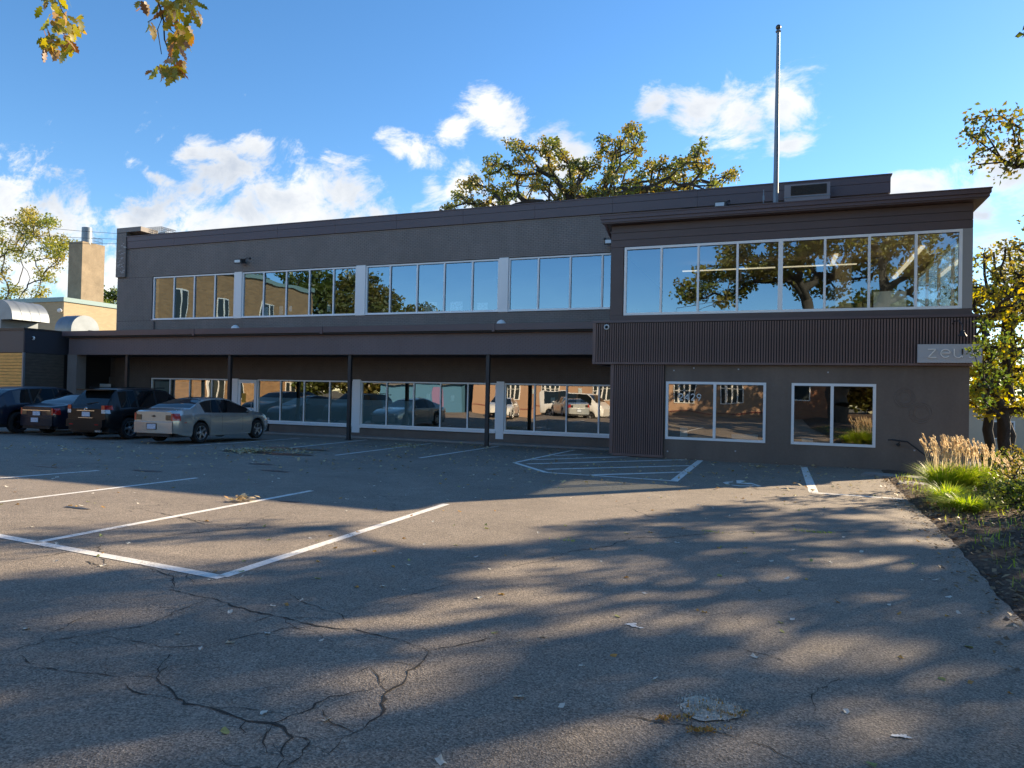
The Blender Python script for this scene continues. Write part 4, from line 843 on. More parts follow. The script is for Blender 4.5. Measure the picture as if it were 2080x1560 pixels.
# left bare/yellow tree
r5 = np.random.default_rng(41); pts = []
for x, y, s in ((20,470,30),(60,450,22),(90,480,25),(110,510,20),(40,520,35),(10,560,35),(60,570,35),(100,560,22),(20,620,35),(70,610,28),(120,500,12),(-20,500,40),(-30,580,50),(-20,640,50),(50,440,15),(100,450,12),(60,640,20)):
    for k in range(6): pts.append(onY(x+r5.normal(0, s*.6), y+r5.normal(0, s*.55), 52+r5.normal(0, 1.6)))
b = onY(-5, 700, 52); tree('thin_tree', 'half bare tree with yellowing leaves at the left edge behind the hoods', (b[0], 52, -3.7), (b[0]+.3, 52, 5.5), pts, .17, 95, .95, .25, 'lf_left', 9, 'bark_dk', extra=[], bare=.18, rmin=.025, exp=2.3)
r6 = np.random.default_rng(43); c = onY(222, 600, 66)
tree('round_tree', 'rounded green tree in the gap between chimney and main building', (c[0], 66, -3.7), (c[0], 66, 6), ellipsoid_pts((c[0]-1, 66, 9.5), 4.5, 4, 3.2, 110, r6), .3, 60, .9, .34, 'lf_green', 10, 'bark_dk', extra=[])
tag(bpy.data.objects['round_tree'], group='trees behind the left buildings')
# the big oak behind the viewer, mirrored in the wing windows
r7 = np.random.default_rng(51); pts = []
for (c, rx, ry, rz, n) in (((-1,-3.5,9.5),3.5,3.5,2.4,60),((4,-4,11.5),4.5,4,2.6,80),((8.5,-3,9),3.5,3.5,2.4,55),((2.5,1,10.5),3.2,2.6,2.2,40),((3,-8,9.5),4,3,2.6,55),((-4.5,-5,7.5),2.6,2.6,1.5,30),((10.5,-5,6.5),2.4,2.4,1.5,25)): pts += ellipsoid_pts(c, rx, ry, rz, n, r7, .3)
hang = []
for x, y in ((60,-160),(120,-90),(100,-20),(130,30),(110,70),(150,90),(330,-160),(350,-90),(345,-30),(350,30),(370,60),(355,90),(350,135),(320,-50),(375,10)): hang.append(onY(x, y, 4.1+r7.normal(0, .06)))
OK = tree('oak_tree', 'massive oak behind the viewer with two leafy twigs hanging into the top left', (3.1, -2.6, -1.45), (3.0, -2.9, 3.4), pts+[np.array((-3.2, 1.5, 5.6))], .52, 60, .72, .26, 'lf_sunny', 12, 'bark', extra=[], exp=1.9, jit=.2, flat=.7)
# hanging twigs of that oak with individual lobed leaves
def lobed(n=4):
    pts = [(0,0)]; top = []
    for i in range(1, 9):
        t = i/9; w = .24*math.sin(PI*min(1, t*1.05))**.7*(1.25 if i % 2 else .62); top.append((t, w))
    V = [(0,0,0)]+[(t, w, .06*math.sin(t*PI)+.05*abs(w)) for t, w in top]+[(1, 0, -.03)]+[(t, -w, .06*math.sin(t*PI)+.05*abs(w)) for t, w in reversed(top)]
    Vm = [(t, 0, .06*math.sin(t*PI)) for t, w in top]; nb = len(V); V += Vm; F = []
    for i in range(7): F.append((1+i, 2+i, nb+i+1, nb+i)); 
    for i in range(7): F.append((nb+i, nb+i+1, nb-2-i, nb-1-i))
    F.append((0, 1, nb)); F.append((0, nb, nb-1)); F.append((8, 9, nb+7)); F.append((nb+7, 9, 10))
    return V, F
LV, LF = lobed()
near_leaf = []
for i in range(6):
    me = bpy.data.meshes.new('leaf'); cur = random.uniform(-.5, .6); V = [(x, y*(1-.2*abs(cur)), z+cur*x*x*.5) for x, y, z in LV]; me.from_pydata(V, [], LF); me.materials.append(M['lf_near'])
    a = me.attributes.new('rnd', 'FLOAT', 'FACE'); v = (i+.5)/6; a.data.foreach_set('value', np.full(len(me.polygons), v, np.float32)); finish(me, True); near_leaf.append(me)
tw = MB(); Yt = 4.1
twigs = [[(140,-420),(100,-200),(112,-60),(112,10),(122,50)],[(112,-20),(125,20),(138,40)],[(330,-420),(300,-200),(310,-30),(325,15),(332,40),(334,80),(345,110),(352,130)],[(332,40),(348,62),(358,70)],[(330,35),(320,60),(328,110)],[(328,28),(300,45)],[(325,15),(350,5),(380,-10)],[(345,110),(335,130)],[(345,112),(360,122)]]
for t in twigs:
    P = [onY(x, y, Yt) for x, y in t]; R0 = .012 if len(t) > 4 else .005; tw.tube(P, list(np.linspace(R0, .003, len(P))), 5)
tw.tube([onY(140,-420,Yt), (-3.2, 1.5, 5.6)], .016, 5).tube([onY(330,-420,Yt), (-3.2, 1.5, 5.6)], .016, 5)
tw.build('twig', M['bark_dk'], OK)
def putleaf(x, y, rnd_i=None):
    p = onY(x, y, Yt+random.gauss(0, .12)); o = link('leaf', near_leaf[rnd_i if rnd_i is not None else random.choice((0,0,1,1,1,2,3,4,5))], OK); o.location = p-BASE[OK.name]
    s = random.uniform(.085, .14); o.scale = (s, s, s); th = random.uniform(0, 2*PI); o.rotation_euler = (random.uniform(-1.1, 1.1)+PI/2*random.choice((0,1)), random.uniform(.2, 1.4), th)
for cx, cy, sx, sy, n in ((118,40,22,22,34),(105,85,18,15,30),(140,85,14,16,22),(150,50,14,16,12),(105,5,18,10,10),(385,15,14,14,16),(365,55,14,18,22),(360,85,14,14,18),(350,25,14,14,16),(325,135,12,7,12),(355,138,14,9,14),(370,122,12,6,4),(305,45,8,5,3),(395,70,8,5,2),(345,5,26,6,18),(380,-15,16,10,12),(285,0,10,4,4),(110,-30,20,20,16)):
    for k in range(n): putleaf(cx+random.gauss(0, sx*.55), cy+random.gauss(0, sy*.55))
# tree row far behind the viewer (mirrored in the upper windows)
for k, (x, y, h, w, mt, lab) in enumerate(((-69,-26,17,6.5,'lf_green','leftmost dense tree of the row behind the viewer'),(-59,-25,17.5,6,'lf_green','tallest green tree of the row behind the viewer'),(-51,-27,15.5,5.5,'lf_mixed','turning green tree mid row behind the viewer'),(-43.5,-28,11,4.5,'lf_mixed','lower rounded tree toward the right of the row behind the viewer'),(-37,-30,7.2,3,'lf_mixed','smallest tree at the right end of the row behind the viewer'),(-26,-34,7.6,2.6,'lf_green','single small tree above the orange building'),(6.3,-16,8.5,3.4,'lf_mixed','bushy tree right of the red brick annex behind the viewer'),(15,-11,9,4.2,'lf_green','dense tree at the far right behind the viewer'),(-50,-15,5.5,3.4,'lf_green','low bushy tree between the ochre building and the blue shed behind the viewer'),(-43,-14,5.2,3.2,'lf_mixed','second low bushy tree beside the blue shed behind the viewer'))):
    rr = np.random.default_rng(60+k); tree('background_tree', lab, (x, y, -3.2), (x, y, h*.25), ellipsoid_pts((x, y, h*.48), w, w*.8, h*.5, 260, rr, .35), .35, 60, 1.15, .46, mt, 70+k, 'bark_dk', group='tree row behind the viewer', extra=[])
# ------------------------------------------------------------------ planting
def blades(cx, cy, cz, n, h, spread, lean, wid, r, seg=5):
    out = []
    for i in range(n):
        th = r.uniform(0, 2*PI); rr = spread*r.random()**.5*.35; bx_, by_ = cx+rr*math.cos(th), cy+rr*math.sin(th); hh = h*r.uniform(.6, 1.1); ln = lean*r.uniform(.3, 1.2); pv = None; th2 = th+r.normal(0, .5); wn = np.array([-math.sin(th2), math.cos(th2), 0])*wid*r.uniform(.6, 1.2)
        for s_ in range(seg+1):
            t = s_/seg; p = np.array([bx_+math.cos(th2)*ln*t**2, by_+math.sin(th2)*ln*t**2, cz+hh*(t-.28*t**3*ln/h)]); w = wn*(1-t)**.6
            if pv is not None: out.append([pv[0]-pv[1], pv[0]+pv[1], p+w, p-w])
            pv = (p, w)
    return np.array(out)
def plumes(cx, cy, cz, n, h, spread, r):
    st = []; hd = []
    for i in range(n):
        th = r.uniform(0, 2*PI); rr = spread*r.random()**.5; b_ = np.array([cx+.3*rr*math.cos(th), cy+.3*rr*math.sin(th), cz]); tp = np.array([cx+rr*math.cos(th)*1.0-.0, cy+rr*math.sin(th), cz+h*r.uniform(.8, 1.08)]); w = np.array([.003, 0, 0])
        st.append([b_-w, b_+w, tp+w, tp-w]); d = (tp-b_)/np.linalg.norm(tp-b_); L = r.uniform(.17, .25); d = d+np.array([-.25, 0, -.05]); d /= np.linalg.norm(d)
        for k in range(44):
            t = r.random(); q = tp+d*(t-.5)*L; a = d*1.0+r.normal(0, .2, 3); a /= np.linalg.norm(a); s = .036*math.sin(PI*min(.95, max(.15, t)))+.008; bb = np.cross(a, r.normal(0, 1, 3)); bb /= np.linalg.norm(bb)+1e-9
            hd.append([q, q+a*s+bb*.0075, q+a*s*1.7, q+a*s-bb*.0075])
    return np.array(st), np.array(hd)
def clump(px, py, Y, h, spread, nb, npl, lab, seed):
    h *= .8; spread *= .8
    p = onY(px, py, Y); x = float(p[0]); z = bedtop(x, Y); r = np.random.default_rng(seed)
    o = thing('ornamental_grass', lab, 'plant', (x, Y, z), group='ornamental grass clumps at the wing corner')
    cquads('blades', blades(x, Y, z-.02, nb, h*.74, spread, spread*1.3, .0125, r), M['blade'], o)
    if npl: s, hd = plumes(x, Y, z, npl, h, spread*.8, r); cquads('stems', s, M['plume'], o); cquads('plumes', hd, M['plume'], o)
clump(1915, 1010, 14.6, 1.2, .5, 900, 48, 'tall feathery grass clump with the brightest tan plumes, leftmost by the wall', 81)
clump(1955, 1020, 14.8, 1.1, .45, 750, 34, 'feathery grass clump between the leftmost clump and the shrubs', 82)
clump(1925, 1050, 13.2, .75, .5, 600, 0, 'low bright green grass clump in front of the plumes', 83)
clump(2000, 1010, 15.4, 1.0, .4, 500, 22, 'brownish plumed grass clump beside the yellow tree', 84)
clump(1965, 1065, 12.4, .6, .5, 500, 0, 'low olive grass clump nearest the mulch', 85)
clump(2075, 1000, 13.5, .8, .5, 450, 12, 'dark grass clump at the right edge of the view', 86)
for k, (px, Y, w, h, lab) in enumerate(((2050,16.5,.6,.7,'leafy dark shrub at the foot of the yellow tree'),(2085,14.5,.7,.8,'leafy dark shrub at the right edge behind the grass'),(2045,13.4,.4,.35,'small dark shrub in front of the grass clumps'),(2110,12.5,.7,.8,'bushy brown green shrub at the far right of the bed'),(2085,11.8,.45,.4,'low shrub in the shade beside the asphalt edge'))):
    p = onY(px, 980, Y); rr = np.random.default_rng(90+k); z = bedtop(p[0], Y)
    tree('shrub', lab, (p[0], Y, z-.05), (p[0], Y, z+.15), ellipsoid_pts((p[0], Y, z+h*.6), w, w*.7, h*.6, 46, rr, .2), .03, 13, .16, .055, 'lf_green' if k % 2 == 0 else 'lf_mixed', 95+k, 'bark_dk', group='shrubs in the bed', extra=[], jit=.05, step=.15, rmin=.003, cat='shrub', kind_t='stems')
# low ground cover on the bed
r8 = np.random.default_rng(99); gl = []
for i in range(1100):
    Y = r8.uniform(4, 20); e = float(edgeX(Y)); x = e+.12+abs(r8.normal(0, 1.2)); z = bedtop(x, Y); th = r8.uniform(0, 6.3); h = r8.uniform(.03, .13)*(1.5 if r8.random() < .1 else 1); w = np.array([math.cos(th), math.sin(th), 0])*.006; t = np.array([r8.normal(0, .03), r8.normal(0, .03), h]); p = np.array([x, Y, z])
    gl.append([p-w, p+w, p+t*.6+w*.7, p+t])
tag(cquads('ground_cover', np.array(gl), M['blade']), 'sparse short weeds and grass on the mulch bed', 'ground cover', kind='stuff')
gl = []
for (px, py) in ((1640,1080),(1625,1078),(1660,1082),(1680,1082),(1150,1098),(1440,1080)):
    g0 = gp(px, py)
    for i in range(22): 
        x, y = g0[0]+r8.normal(0, .07), g0[1]+r8.normal(0, .02); th = r8.uniform(0, 6.3); w = np.array([math.cos(th), math.sin(th), 0])*.004; t = np.array([r8.normal(0, .03), r8.normal(0, .03), r8.uniform(.008, .03)]); p = np.array([x, y, gz(x, y)]); gl.append([p-w, p+w, p+t*.6+w*.7, p+t])
tag(cquads('crack_weeds', np.array(gl), M['blade']), 'tufts of weed in the asphalt crack', 'weeds', kind='stuff')
# fallen leaves -----------------------------------------------------
def leafmesh(kind, mt, seed):
    r = random.Random(seed); me = bpy.data.meshes.new('fallen_leaf'); n = 8; V = [(0,0,.012)]
    for i in range(n):
        t = 2*PI*i/n; rr = (.5 if i % 2 else .36)*r.uniform(.8, 1.15); V.append((rr*math.cos(t), rr*.58*math.sin(t), r.uniform(0, .42) if r.random() < .7 else .02))
    V = [(x, y, z*.5+.02) for x, y, z in V]; F = [(0, i+1, (i+1) % n+1) for i in range(n)]; me.from_pydata(V, [], F); me.materials.append(mt)
    a = me.attributes.new('rnd', 'FLOAT', 'FACE'); a.data.foreach_set('value', np.full(n, r.random(), np.float32)); return me
KINDS = [('lf_pale', 'small pale curled dry leaf lying loose on the grey asphalt', .5), ('lf_gold', 'small orange brown curled dry leaf lying on the asphalt', .25), ('lf_lime', 'small yellowish green fallen leaf lying on the asphalt', .25)]
LM = [[leafmesh(k, M[k], 5*i+j) for j in range(5)] for i, (k, _, _) in enumerate(KINDS)]
cand = []
while len(cand) < 1500:
    x, y = random.uniform(-24, 2.3), random.uniform(1.2, 24.5)
    if x > edgeX(y)-.05: continue
    c = CM.T @ np.array([x, y, gz(x, y)]); u, v = 1040+FPX*c[0]/c[1], 780-FPX*c[2]/c[1]
    if c[1] <= 0 or not (0 < u < 2080 and 900 < v < 1560): continue
    dens = .35+.65*(y > 12)
    if random.random() > dens: continue
    cand.append((c[1], x, y))
nearc = sorted([c for c in cand if c[1] is not None])[:230]; keep = set(id(c) for c in nearc)
for _ in range(70):
    x, y = random.uniform(-4.5, 1.5), random.uniform(2.2, 9)
    if x < edgeX(y)-.06 and abs(x) < y: nearc.append((1, x, y))
for d_, x, y in nearc:
    k = random.choices((0,1,2), (.5,.27,.23))[0]; o = link('fallen_leaf', random.choice(LM[k])); s = random.uniform(.04, .078); o.scale = (s, s, s); o.location = (x, y, float(gz(x, y))+.002); o.rotation_euler = (random.gauss(0, .2), random.gauss(0, .2), random.uniform(0, 6.3)); tag(o, KINDS[k][1], 'leaf', ('pale', 'orange', 'green')[k]+' leaves scattered on the lot')
def scatter(name, pts, size, mt, lab, cat='leaves', r=r8):
    out = []
    for p in pts:
        th = r.uniform(0, 6.3); s = size*r.uniform(.6, 1.4); a = np.array([math.cos(th), math.sin(th), r.normal(0, .25)])*s*.5; b_ = np.array([-math.sin(th), math.cos(th), r.normal(0, .25)])*s*.32; c = np.array(p)+(0, 0, .008+abs(a[2])+abs(b_[2])); out.append([c-a, c+b_, c+a, c-b_+np.array([0,0,.01])])
    return tag(cquads(name, np.array(out), M[mt]), lab, cat, kind='stuff')
scatter('leaf_litter', [(x, y, gz(x, y)) for c in cand if id(c) not in keep for d_, x, y in (c,)], .085, 'lf_dry', 'small dry leaves scattered over the far part of the lot')
lp = []
for px, py, sx, sy, n in ((500,917,26,3.2,420),(560,915,30,2.5,200),(822,906,22,3,160),(610,920,25,2,90),(790,908,60,4,80),(980,910,12,2,40)):
    for i in range(n): g0 = gp(px+r8.normal(0, sx*.7), py+r8.normal(0, sy*.7)); lp.append((g0[0], g0[1], gz(*g0)))
scatter('leaf_drift', lp, .075, 'lf_dry', 'drifts of dry leaves gathered in front of the parked sedan')
lp = []
for i in range(3200):
    Y = r8.uniform(3.5, 20); x = float(edgeX(Y))+.02+abs(r8.normal(0, 1.3)); lp.append((x, Y, bedtop(x, Y)))
scatter('bed_litter', lp, .06, 'lf_bed', 'dry leaves and twigs littering the mulch bed')
lp = []
for i in range(420):
    Y = r8.uniform(4, 20); x = float(edgeX(Y))-abs(r8.normal(0, .16)); lp.append((x, Y, gz(x, Y)))
scatter('edge_litter', lp, .045, 'lf_bed', 'brown leaf crumbs spilling from the bed onto the asphalt edge')
for px, py, lab in ((1543,950,'brown scrap of leaves by the wing wall below the two windows'),(490,1018,'small clump of green and brown leaves on the sunlit stalls')):
    g0 = gp(px, py); scatter('leaf_clump', [(g0[0]+r8.normal(0, .10), g0[1]+r8.normal(0, .08), gz(*g0)+abs(r8.normal(0, .03))) for i in range(40)], .08, 'lf_dry', lab)
lp = []
for px, py, sx, sy, n in ((1425,1487,30,5,90),(1350,1463,14,5,60),(1440,1440,40,22,50),(1500,1455,30,5,40),(1385,1460,20,6,40)):
    for i in range(n): g0 = gp(px+r8.normal(0, sx*.6), py+r8.normal(0, sy*.6)); lp.append((g0[0], g0[1], gz(*g0)+.001))
sc_ = scatter('crumbs', lp, .012, 'lf_gold', 'orange brown crumbs of bark around the pale chip patch')
lp = []
for i in range(420):
    th = r8.uniform(0, 6.3); q = r8.random()**.8; g0 = gp(1440, 1440)+np.array([.17*q*math.cos(th), .14*q*math.sin(th)]); lp.append((g0[0], g0[1], gz(*g0)+.001))
scatter('chips', lp, .009, 'lf_chip', 'pale chips filling a shallow hole in the asphalt')
st = MB(); cs = gp(1818, 972)
for (px, py, w, h) in ((1790,966,.5,.25),(1830,970,.6,.25),(1855,985,.35,.3)):
    g0 = gp(px, py); st.add([(g0[0]-w, g0[1]-h, gz(*g0)-.02), (g0[0]+w, g0[1]-h*.8, gz(*g0)-.05), (g0[0]+w*.9, g0[1]+h, gz(*g0)-.03), (g0[0]-w*.8, g0[1]+h*.7, gz(*g0)), (g0[0]-w*.9, g0[1]-h*.9, gz(*g0)+.05), (g0[0]+w*.9, g0[1]-h*.7, gz(*g0)+.02), (g0[0]+w*.8, g0[1]+h*.9, gz(*g0)+.04), (g0[0]-w*.7, g0[1]+h*.6, gz(*g0)+.06)], [(0,3,2,1),(4,5,6,7),(0,1,5,4),(1,2,6,5),(2,3,7,6),(3,0,4,7)])
tag(st.build('broken_slab', M['concrete']), kind='structure')
#CARS
# ------------------------------------------------------------------ cars
def lerp(tab, x): return float(np.interp(x, [t[0] for t in tab], [t[1] for t in tab]))
def smooth_tab(tab, n=3):
    xs_ = np.linspace(tab[0][0], tab[-1][0], 160); ys_ = np.interp(xs_, [t[0] for t in tab], [t[1] for t in tab]); k = np.array([1, 2, 3, 2, 1])/9
    for _ in range(n): yy = np.pad(ys_, 2, mode='edge'); ys_ = np.convolve(yy, k, 'valid')
    return list(zip(xs_, ys_))
def make_car(name, lab, loc, rz, sp, paint, cat='car', group=None, full=True):
    """local frame: +y forward, rear bumper at y = 0"""
    o = thing(name, lab, cat, loc, rz, group); BASE[o.name] = np.zeros(3)
    L, Wd = sp['L'], sp['W']/2; top = smooth_tab(sp['top'], 2); belt = smooth_tab(sp['belt'], 2); plan = smooth_tab(sp['plan'], 1); wr0 = sp['rail']; r0, r1, f1, f0 = sp['cab']; ax = sp['axles']; tr = sp['tyre']; Ra = tr+.065
    hw = lambda s: Wd*lerp(plan, s)
    def zb(s):
        z = lerp(sp['sill'], s)
        for a in ax:
            if abs(s-a) < Ra: z = max(z, tr+math.sqrt(Ra*Ra-(s-a)**2))
        return z
    ss = set(np.round(np.linspace(0, L, 66), 3))
    for a in ax:
        for k in range(-8, 9): ss.add(round(a+Ra*math.sin(k/8*PI/2), 3))
        ss.add(round(a-Ra-.004, 3)); ss.add(round(a+Ra+.004, 3))
    for v in (0, .02, .06, .12, L-.02, L-.06, L-.12, r0, r1, f1, f0): ss.add(round(v, 3))
    for rg in sp['side_glass']:
        for v in rg: ss.add(round(v, 3))
    ss = sorted(s for s in ss if 0 <= s <= L)
    LV_ = [(0, .93), (.12, .975), (.34, 1.0), (.58, 1.0), (.8, .99), (.93, .972), (1.0, .945)]
    if 'levels' in sp: LV_ = sp['levels']
    def cabf(s):
        if s <= r0 or s >= f0: return 0
        if s < r1: return smooth((s-r0)/(r1-r0))
        if s > f1: return smooth((f0-s)/(f0-f1))
        return 1
    def section(s):
        w = hw(s); z0 = zb(s); zt_ = lerp(top, s); c = cabf(s); zbelt = min(lerp(belt, s), zt_-.03); zbelt = max(zbelt, z0+.05); P_ = []
        for f, k in LV_: P_.append((w*k, z0+(zbelt-z0)*f))
        wr = w*(.90*(1-c)+wr0*c); zr = zt_-.02*(1-c)-.075*c; zr = max(zr, zbelt+.012)
        P_.append((wr, zr)); P_.append((wr*(.93*(1-c)+.95*c), zr+(zt_-zr)*.62)); P_.append((wr*.6, zt_-.004)); P_.append((0, zt_+.004)); return P_, c
    secs = [section(s) for s in ss]; m_ = len(secs[0][0]); V = []
    for s, (P_, c) in zip(ss, secs):
        for x, z in P_: V.append((x, s, z))
        for x, z in P_[:-1]: V.append((-x, s, z))
    st_ = 2*m_-1
    def idx(i, j, side): return i*st_+(j if side > 0 or j == m_-1 else m_+j)
    body = []; gl = {}; jb = len(LV_)-1
    for i in range(len(ss)-1):
        sm = (ss[i]+ss[i+1])/2
        for side in (1, -1):
            for j in range(m_-1):
                q = (idx(i, j, side), idx(i+1, j, side), idx(i+1, j+1, side), idx(i, j+1, side)); q = q if side > 0 else q[::-1]; key = None
                if j == jb:
                    for k, rg in enumerate(sp['side_glass']):
                        if k and sp['side_glass'][k-1][1] < sm < rg[0]: key = ('pillar', side, k)
                        if rg[0] <= sm <= rg[1] and secs[i][0][jb+1][1]-secs[i][0][jb][1] > .04: key = ('window', side, k)
                elif j > jb+1 or j == jb+1 and False:
                    if r0+.03 < sm < r1-.02: key = ('rear_window', 0, 0)
                    if f1+.02 < sm < f0-.03: key = ('windshield', 0, 0)
                if key: gl.setdefault(key, []).append(q)
                else: body.append(q)
    body.append([idx(0, j, 1) for j in range(m_)][::1]+[idx(0, j, -1) for j in reversed(range(m_-1))]); e = len(ss)-1
    body.append(([idx(e, j, 1) for j in range(m_)]+[idx(e, j, -1) for j in reversed(range(m_-1))])[::-1])
    def sub(nm, faces, mt, parent):
        used = sorted({i for f in faces for i in f}); mp = {u: k for k, u in enumerate(used)}
        return MB().add([V[u] for u in used], [tuple(mp[i] for i in f) for f in faces]).build(nm, mt, parent, True, 32)
    bd = sub('body', body, paint, o)
    for (nm, a, b), fs in gl.items(): sub(nm, fs, M['trim'] if nm == 'pillar' else M['carglass'], o)
    MB().box(-Wd*.86, Wd*.86, .15, L-.15, .22, .5).box(-Wd*.8, Wd*.8, ax[0]-.5, ax[0]+.5, .3, .62).box(-Wd*.8, Wd*.8, ax[1]-.5, ax[1]+.5, .3, .62).build('underbody', M['trim'], o)
    def sy(s, z):
        P_, c = section(s)
        for (xa, za), (xb, zb_) in zip(P_[:-1], P_[1:]):
            if za <= z <= zb_ and zb_ > za: return xa+(xb-xa)*(z-za)/(zb_-za)
        return P_[0][0]
    # wheels
    for a in ax:
        for side in (1, -1):
            w = Wd-.02; xo = side*w; wh = MB().lathe([(tr*.68, -.11), (tr*.93, -.115), (tr, -.085), (tr, .07), (tr*.95, .105), (tr*.72, .11), (tr*.67, .095)], (0, 0, 0), 'x', 32)
            Vv = np.vstack(wh.v); Vv[:, 0] *= side; Vv += (xo-side*.11, a, tr); t_ = MB().add(Vv, wh.f if side > 0 else [f[::-1] for f in wh.f]).build('wheel', M['tyre'], o, True, 50)
            rm = MB().lathe([(tr*.69, -.1), (tr*.69, .088), (tr*.65, .09), (tr*.62, .07), (tr*.6, -.06)], (0,0,0), 'x', 32); dk = MB().lathe([(0, -.02), (tr*.63, -.02)], (0,0,0), 'x', 24)
            ns = sp.get('spokes', 5)
            for k in range(ns):
                th = 2*PI*k/ns+PI/2+a*.3
                for off in ((-.12, .12) if sp.get('split') else (0,)):
                    p0_ = np.array([.055, tr*.12*math.cos(th), tr*.12*math.sin(th)]); p1_ = np.array([.07, tr*.65*math.cos(th+off), tr*.65*math.sin(th+off)]); rm.bar(p0_, p1_, .03, tr*(.19 if not sp.get('split') else .085), up=(0, -math.sin(th), math.cos(th)))
            rm.lathe([(0, .085), (tr*.12, .083), (tr*.2, .065), (tr*.2, .0)], (0,0,0), 'x', 16)
            for mbx, nm, mt in ((rm, 'rim', sp.get('rim', 'rim')), (dk, 'brake', 'trim')):
                Vv = np.vstack(mbx.v); Vv[:, 0] *= side; Vv += (xo-side*.1, a, tr); MB().add(Vv, mbx.f).build(nm, M[mt], t_, True, 40)
    def seam(s, z0, z1, side, parent=bd):
        zs = np.linspace(z0, z1, 9); mb = MB(); Vs = []
        for z in zs: 
            for d in (-.005, .005): Vs.append((side*(sy(s, z)+.0025), s+d, z))
        mb.add(Vs, [(2*i, 2*i+1, 2*i+3, 2*i+2) for i in range(8)]); return mb
    sm_ = MB()
    for s in sp['seams']:
        for side in (1, -1): k = seam(s, zb(s)+.05, lerp(belt, s)-.01, side); sm_.add(np.vstack(k.v), k.f)
    if full: sm_.build('door_seam', M['trim'], o)
    for s in sp['handles']:
        z = lerp(belt, s)-.09
        for side in (1, -1):
            x = side*(sy(s, z)+.02); MB().bar((x, s-.09, z), (x, s+.09, z+.005), .03, .028).build('door_handle', sp['hmat'] if full else paint, o)
    # mirrors
    s = f0-.35; z = lerp(belt, s)+.05
    for side in (1, -1):
        mb = MB().sphere((side*(hw(s)*.93+.12), s, z+.04), .1, 10, (1, 1, 1)); Vv = np.vstack(mb.v); c = np.array((side*(hw(s)*.93+.12), s, z+.04)); Vv = (Vv-c)*np.array((1, .55, .7))+c; MB().add(Vv, mb.f).box(side*(hw(s)*.9)-.05, side*(hw(s)*.9)+.05, s-.03, s+.03, z-.02, z+.03).build('mirror', paint, o, True)
    def wrap(nm, mt, side, path, levels, off=.012, ex=.01, parent=o):
        """path along the rear/front corner as stations; levels (z, shrink)"""
        Vs = []; n = len(path)
        for z, k in levels:
            for (kind_, v) in path:
                if kind_ == 'r': Vs.append((side*v, -ex, z))           # across the rear face, lateral v
                elif kind_ == 'f': Vs.append((side*v, L+ex, z))
                else: Vs.append((side*(sy(v, z)+off), v, z))
        F = [(j*n+i, j*n+i+1, (j+1)*n+i+1, (j+1)*n+i) for j in range(len(levels)-1) for i in range(n-1)]
        if side < 0: F = [f[::-1] for f in F]
        return MB().add(Vs, F).build(nm, M[mt] if isinstance(mt, str) else mt, parent, True, 40)
    o_ = dict(wrap=wrap, sy=sy, hw=hw, section=section, root=o, L=L, Wd=Wd); return o_
SED = dict(L=4.87, W=1.79, tyre=.33, axles=(1.08, 3.93), rail=.66, cab=(.62, 1.42, 2.75, 3.72),
  top=[(0,.98),(.04,1.02),(.3,1.06),(.62,1.09),(.9,1.22),(1.42,1.40),(1.9,1.45),(2.4,1.45),(2.75,1.40),(3.3,1.16),(3.72,.99),(4.2,.92),(4.6,.80),(4.8,.68),(4.87,.58)],
  belt=[(0,.90),(.3,.95),(1.2,.965),(2.5,.935),(3.7,.90),(4.3,.83),(4.7,.68),(4.87,.52)], sill=[(0,.36),(.4,.25),(.8,.2),(4.2,.2),(4.5,.22),(4.87,.3)],
  plan=[(0,.80),(.1,.90),(.3,.955),(.8,.99),(1.5,1),(3.6,1),(4.2,.97),(4.6,.88),(4.8,.72),(4.87,.6)], side_glass=[(1.22,1.98),(2.06,3.42)], seams=[1.45,2.02,3.05,3.62], handles=[1.72,2.75])
SED['hmat'] = M['champagne']
def rear_sedan(c, plate=True):
    w = c['wrap']; o = c['root']; hw0 = c['Wd']*.8
    for s in (1, -1):
        w('tail_light', 'tail', s, [('r', hw0-.06), ('r', hw0+.005), ('s', .04), ('s', .1), ('s', .18), ('s', .2)], [(.73, 1), (.8, 1), (.93, 1), (.95, 1)], .014, .014)
        w('reverse_light', 'tail_dark', s, [('r', hw0-.26), ('r', hw0-.06)], [(.74, 1), (.90, 1)], .014, .013)
    V = [(x, -.03-.05*(1-(x/hw0)**2), z) for z in (.34, .42, .60, .68) for x in np.linspace(-hw0, hw0, 9)]
    F = [(j*9+i, j*9+i+1, (j+1)*9+i+1, (j+1)*9+i) for j in range(3) for i in range(8)]; k = len(V)
    V += [(x, .02, z) for z in (.36, .70) for x in np.linspace(-hw0-.02, hw0+.02, 9)]
    F += [(k+i+1, k+i, i, i+1) for i in range(8)]+[(27+i, k+9+i, k+9+i+1, 27+i+1)[::-1] for i in range(8)]
    MB().add(V, F).build('bumper', c['paint'], o, True, 50)
    MB().box(-hw0+.1, hw0-.1, -.02, .1, .24, .35).build('bumper_skirt', M['trim'], o)
    if plate: MB().box(-.16, .16, -.095, -.082, .47, .62).build('licence_plate', M['plate'], o); MB().box(-.19, .19, -.083, -.078, .45, .64).build('plate_recess', M['trim'], o)
def car_at(kind, name, lab, x, y, rz, paint, rear=True, group='cars parked nose in under the canopy', cat='car', full=True, **kw):
    sp = dict(kind); sp.update(kw); sp['hmat'] = paint
    c = make_car(name, lab, (x, y, float(gz(x, y))), rz, sp, paint, cat, group, full); c['paint'] = paint
    if rear == 'sedan': rear_sedan(c)
    return c
HD = rad(4.5)
c = car_at(SED, 'parked_car', 'champagne beige sedan with a dented rear quarter parked nose in at the canopy', -18.05, 16.3, HD, M['champagne'], 'sedan')
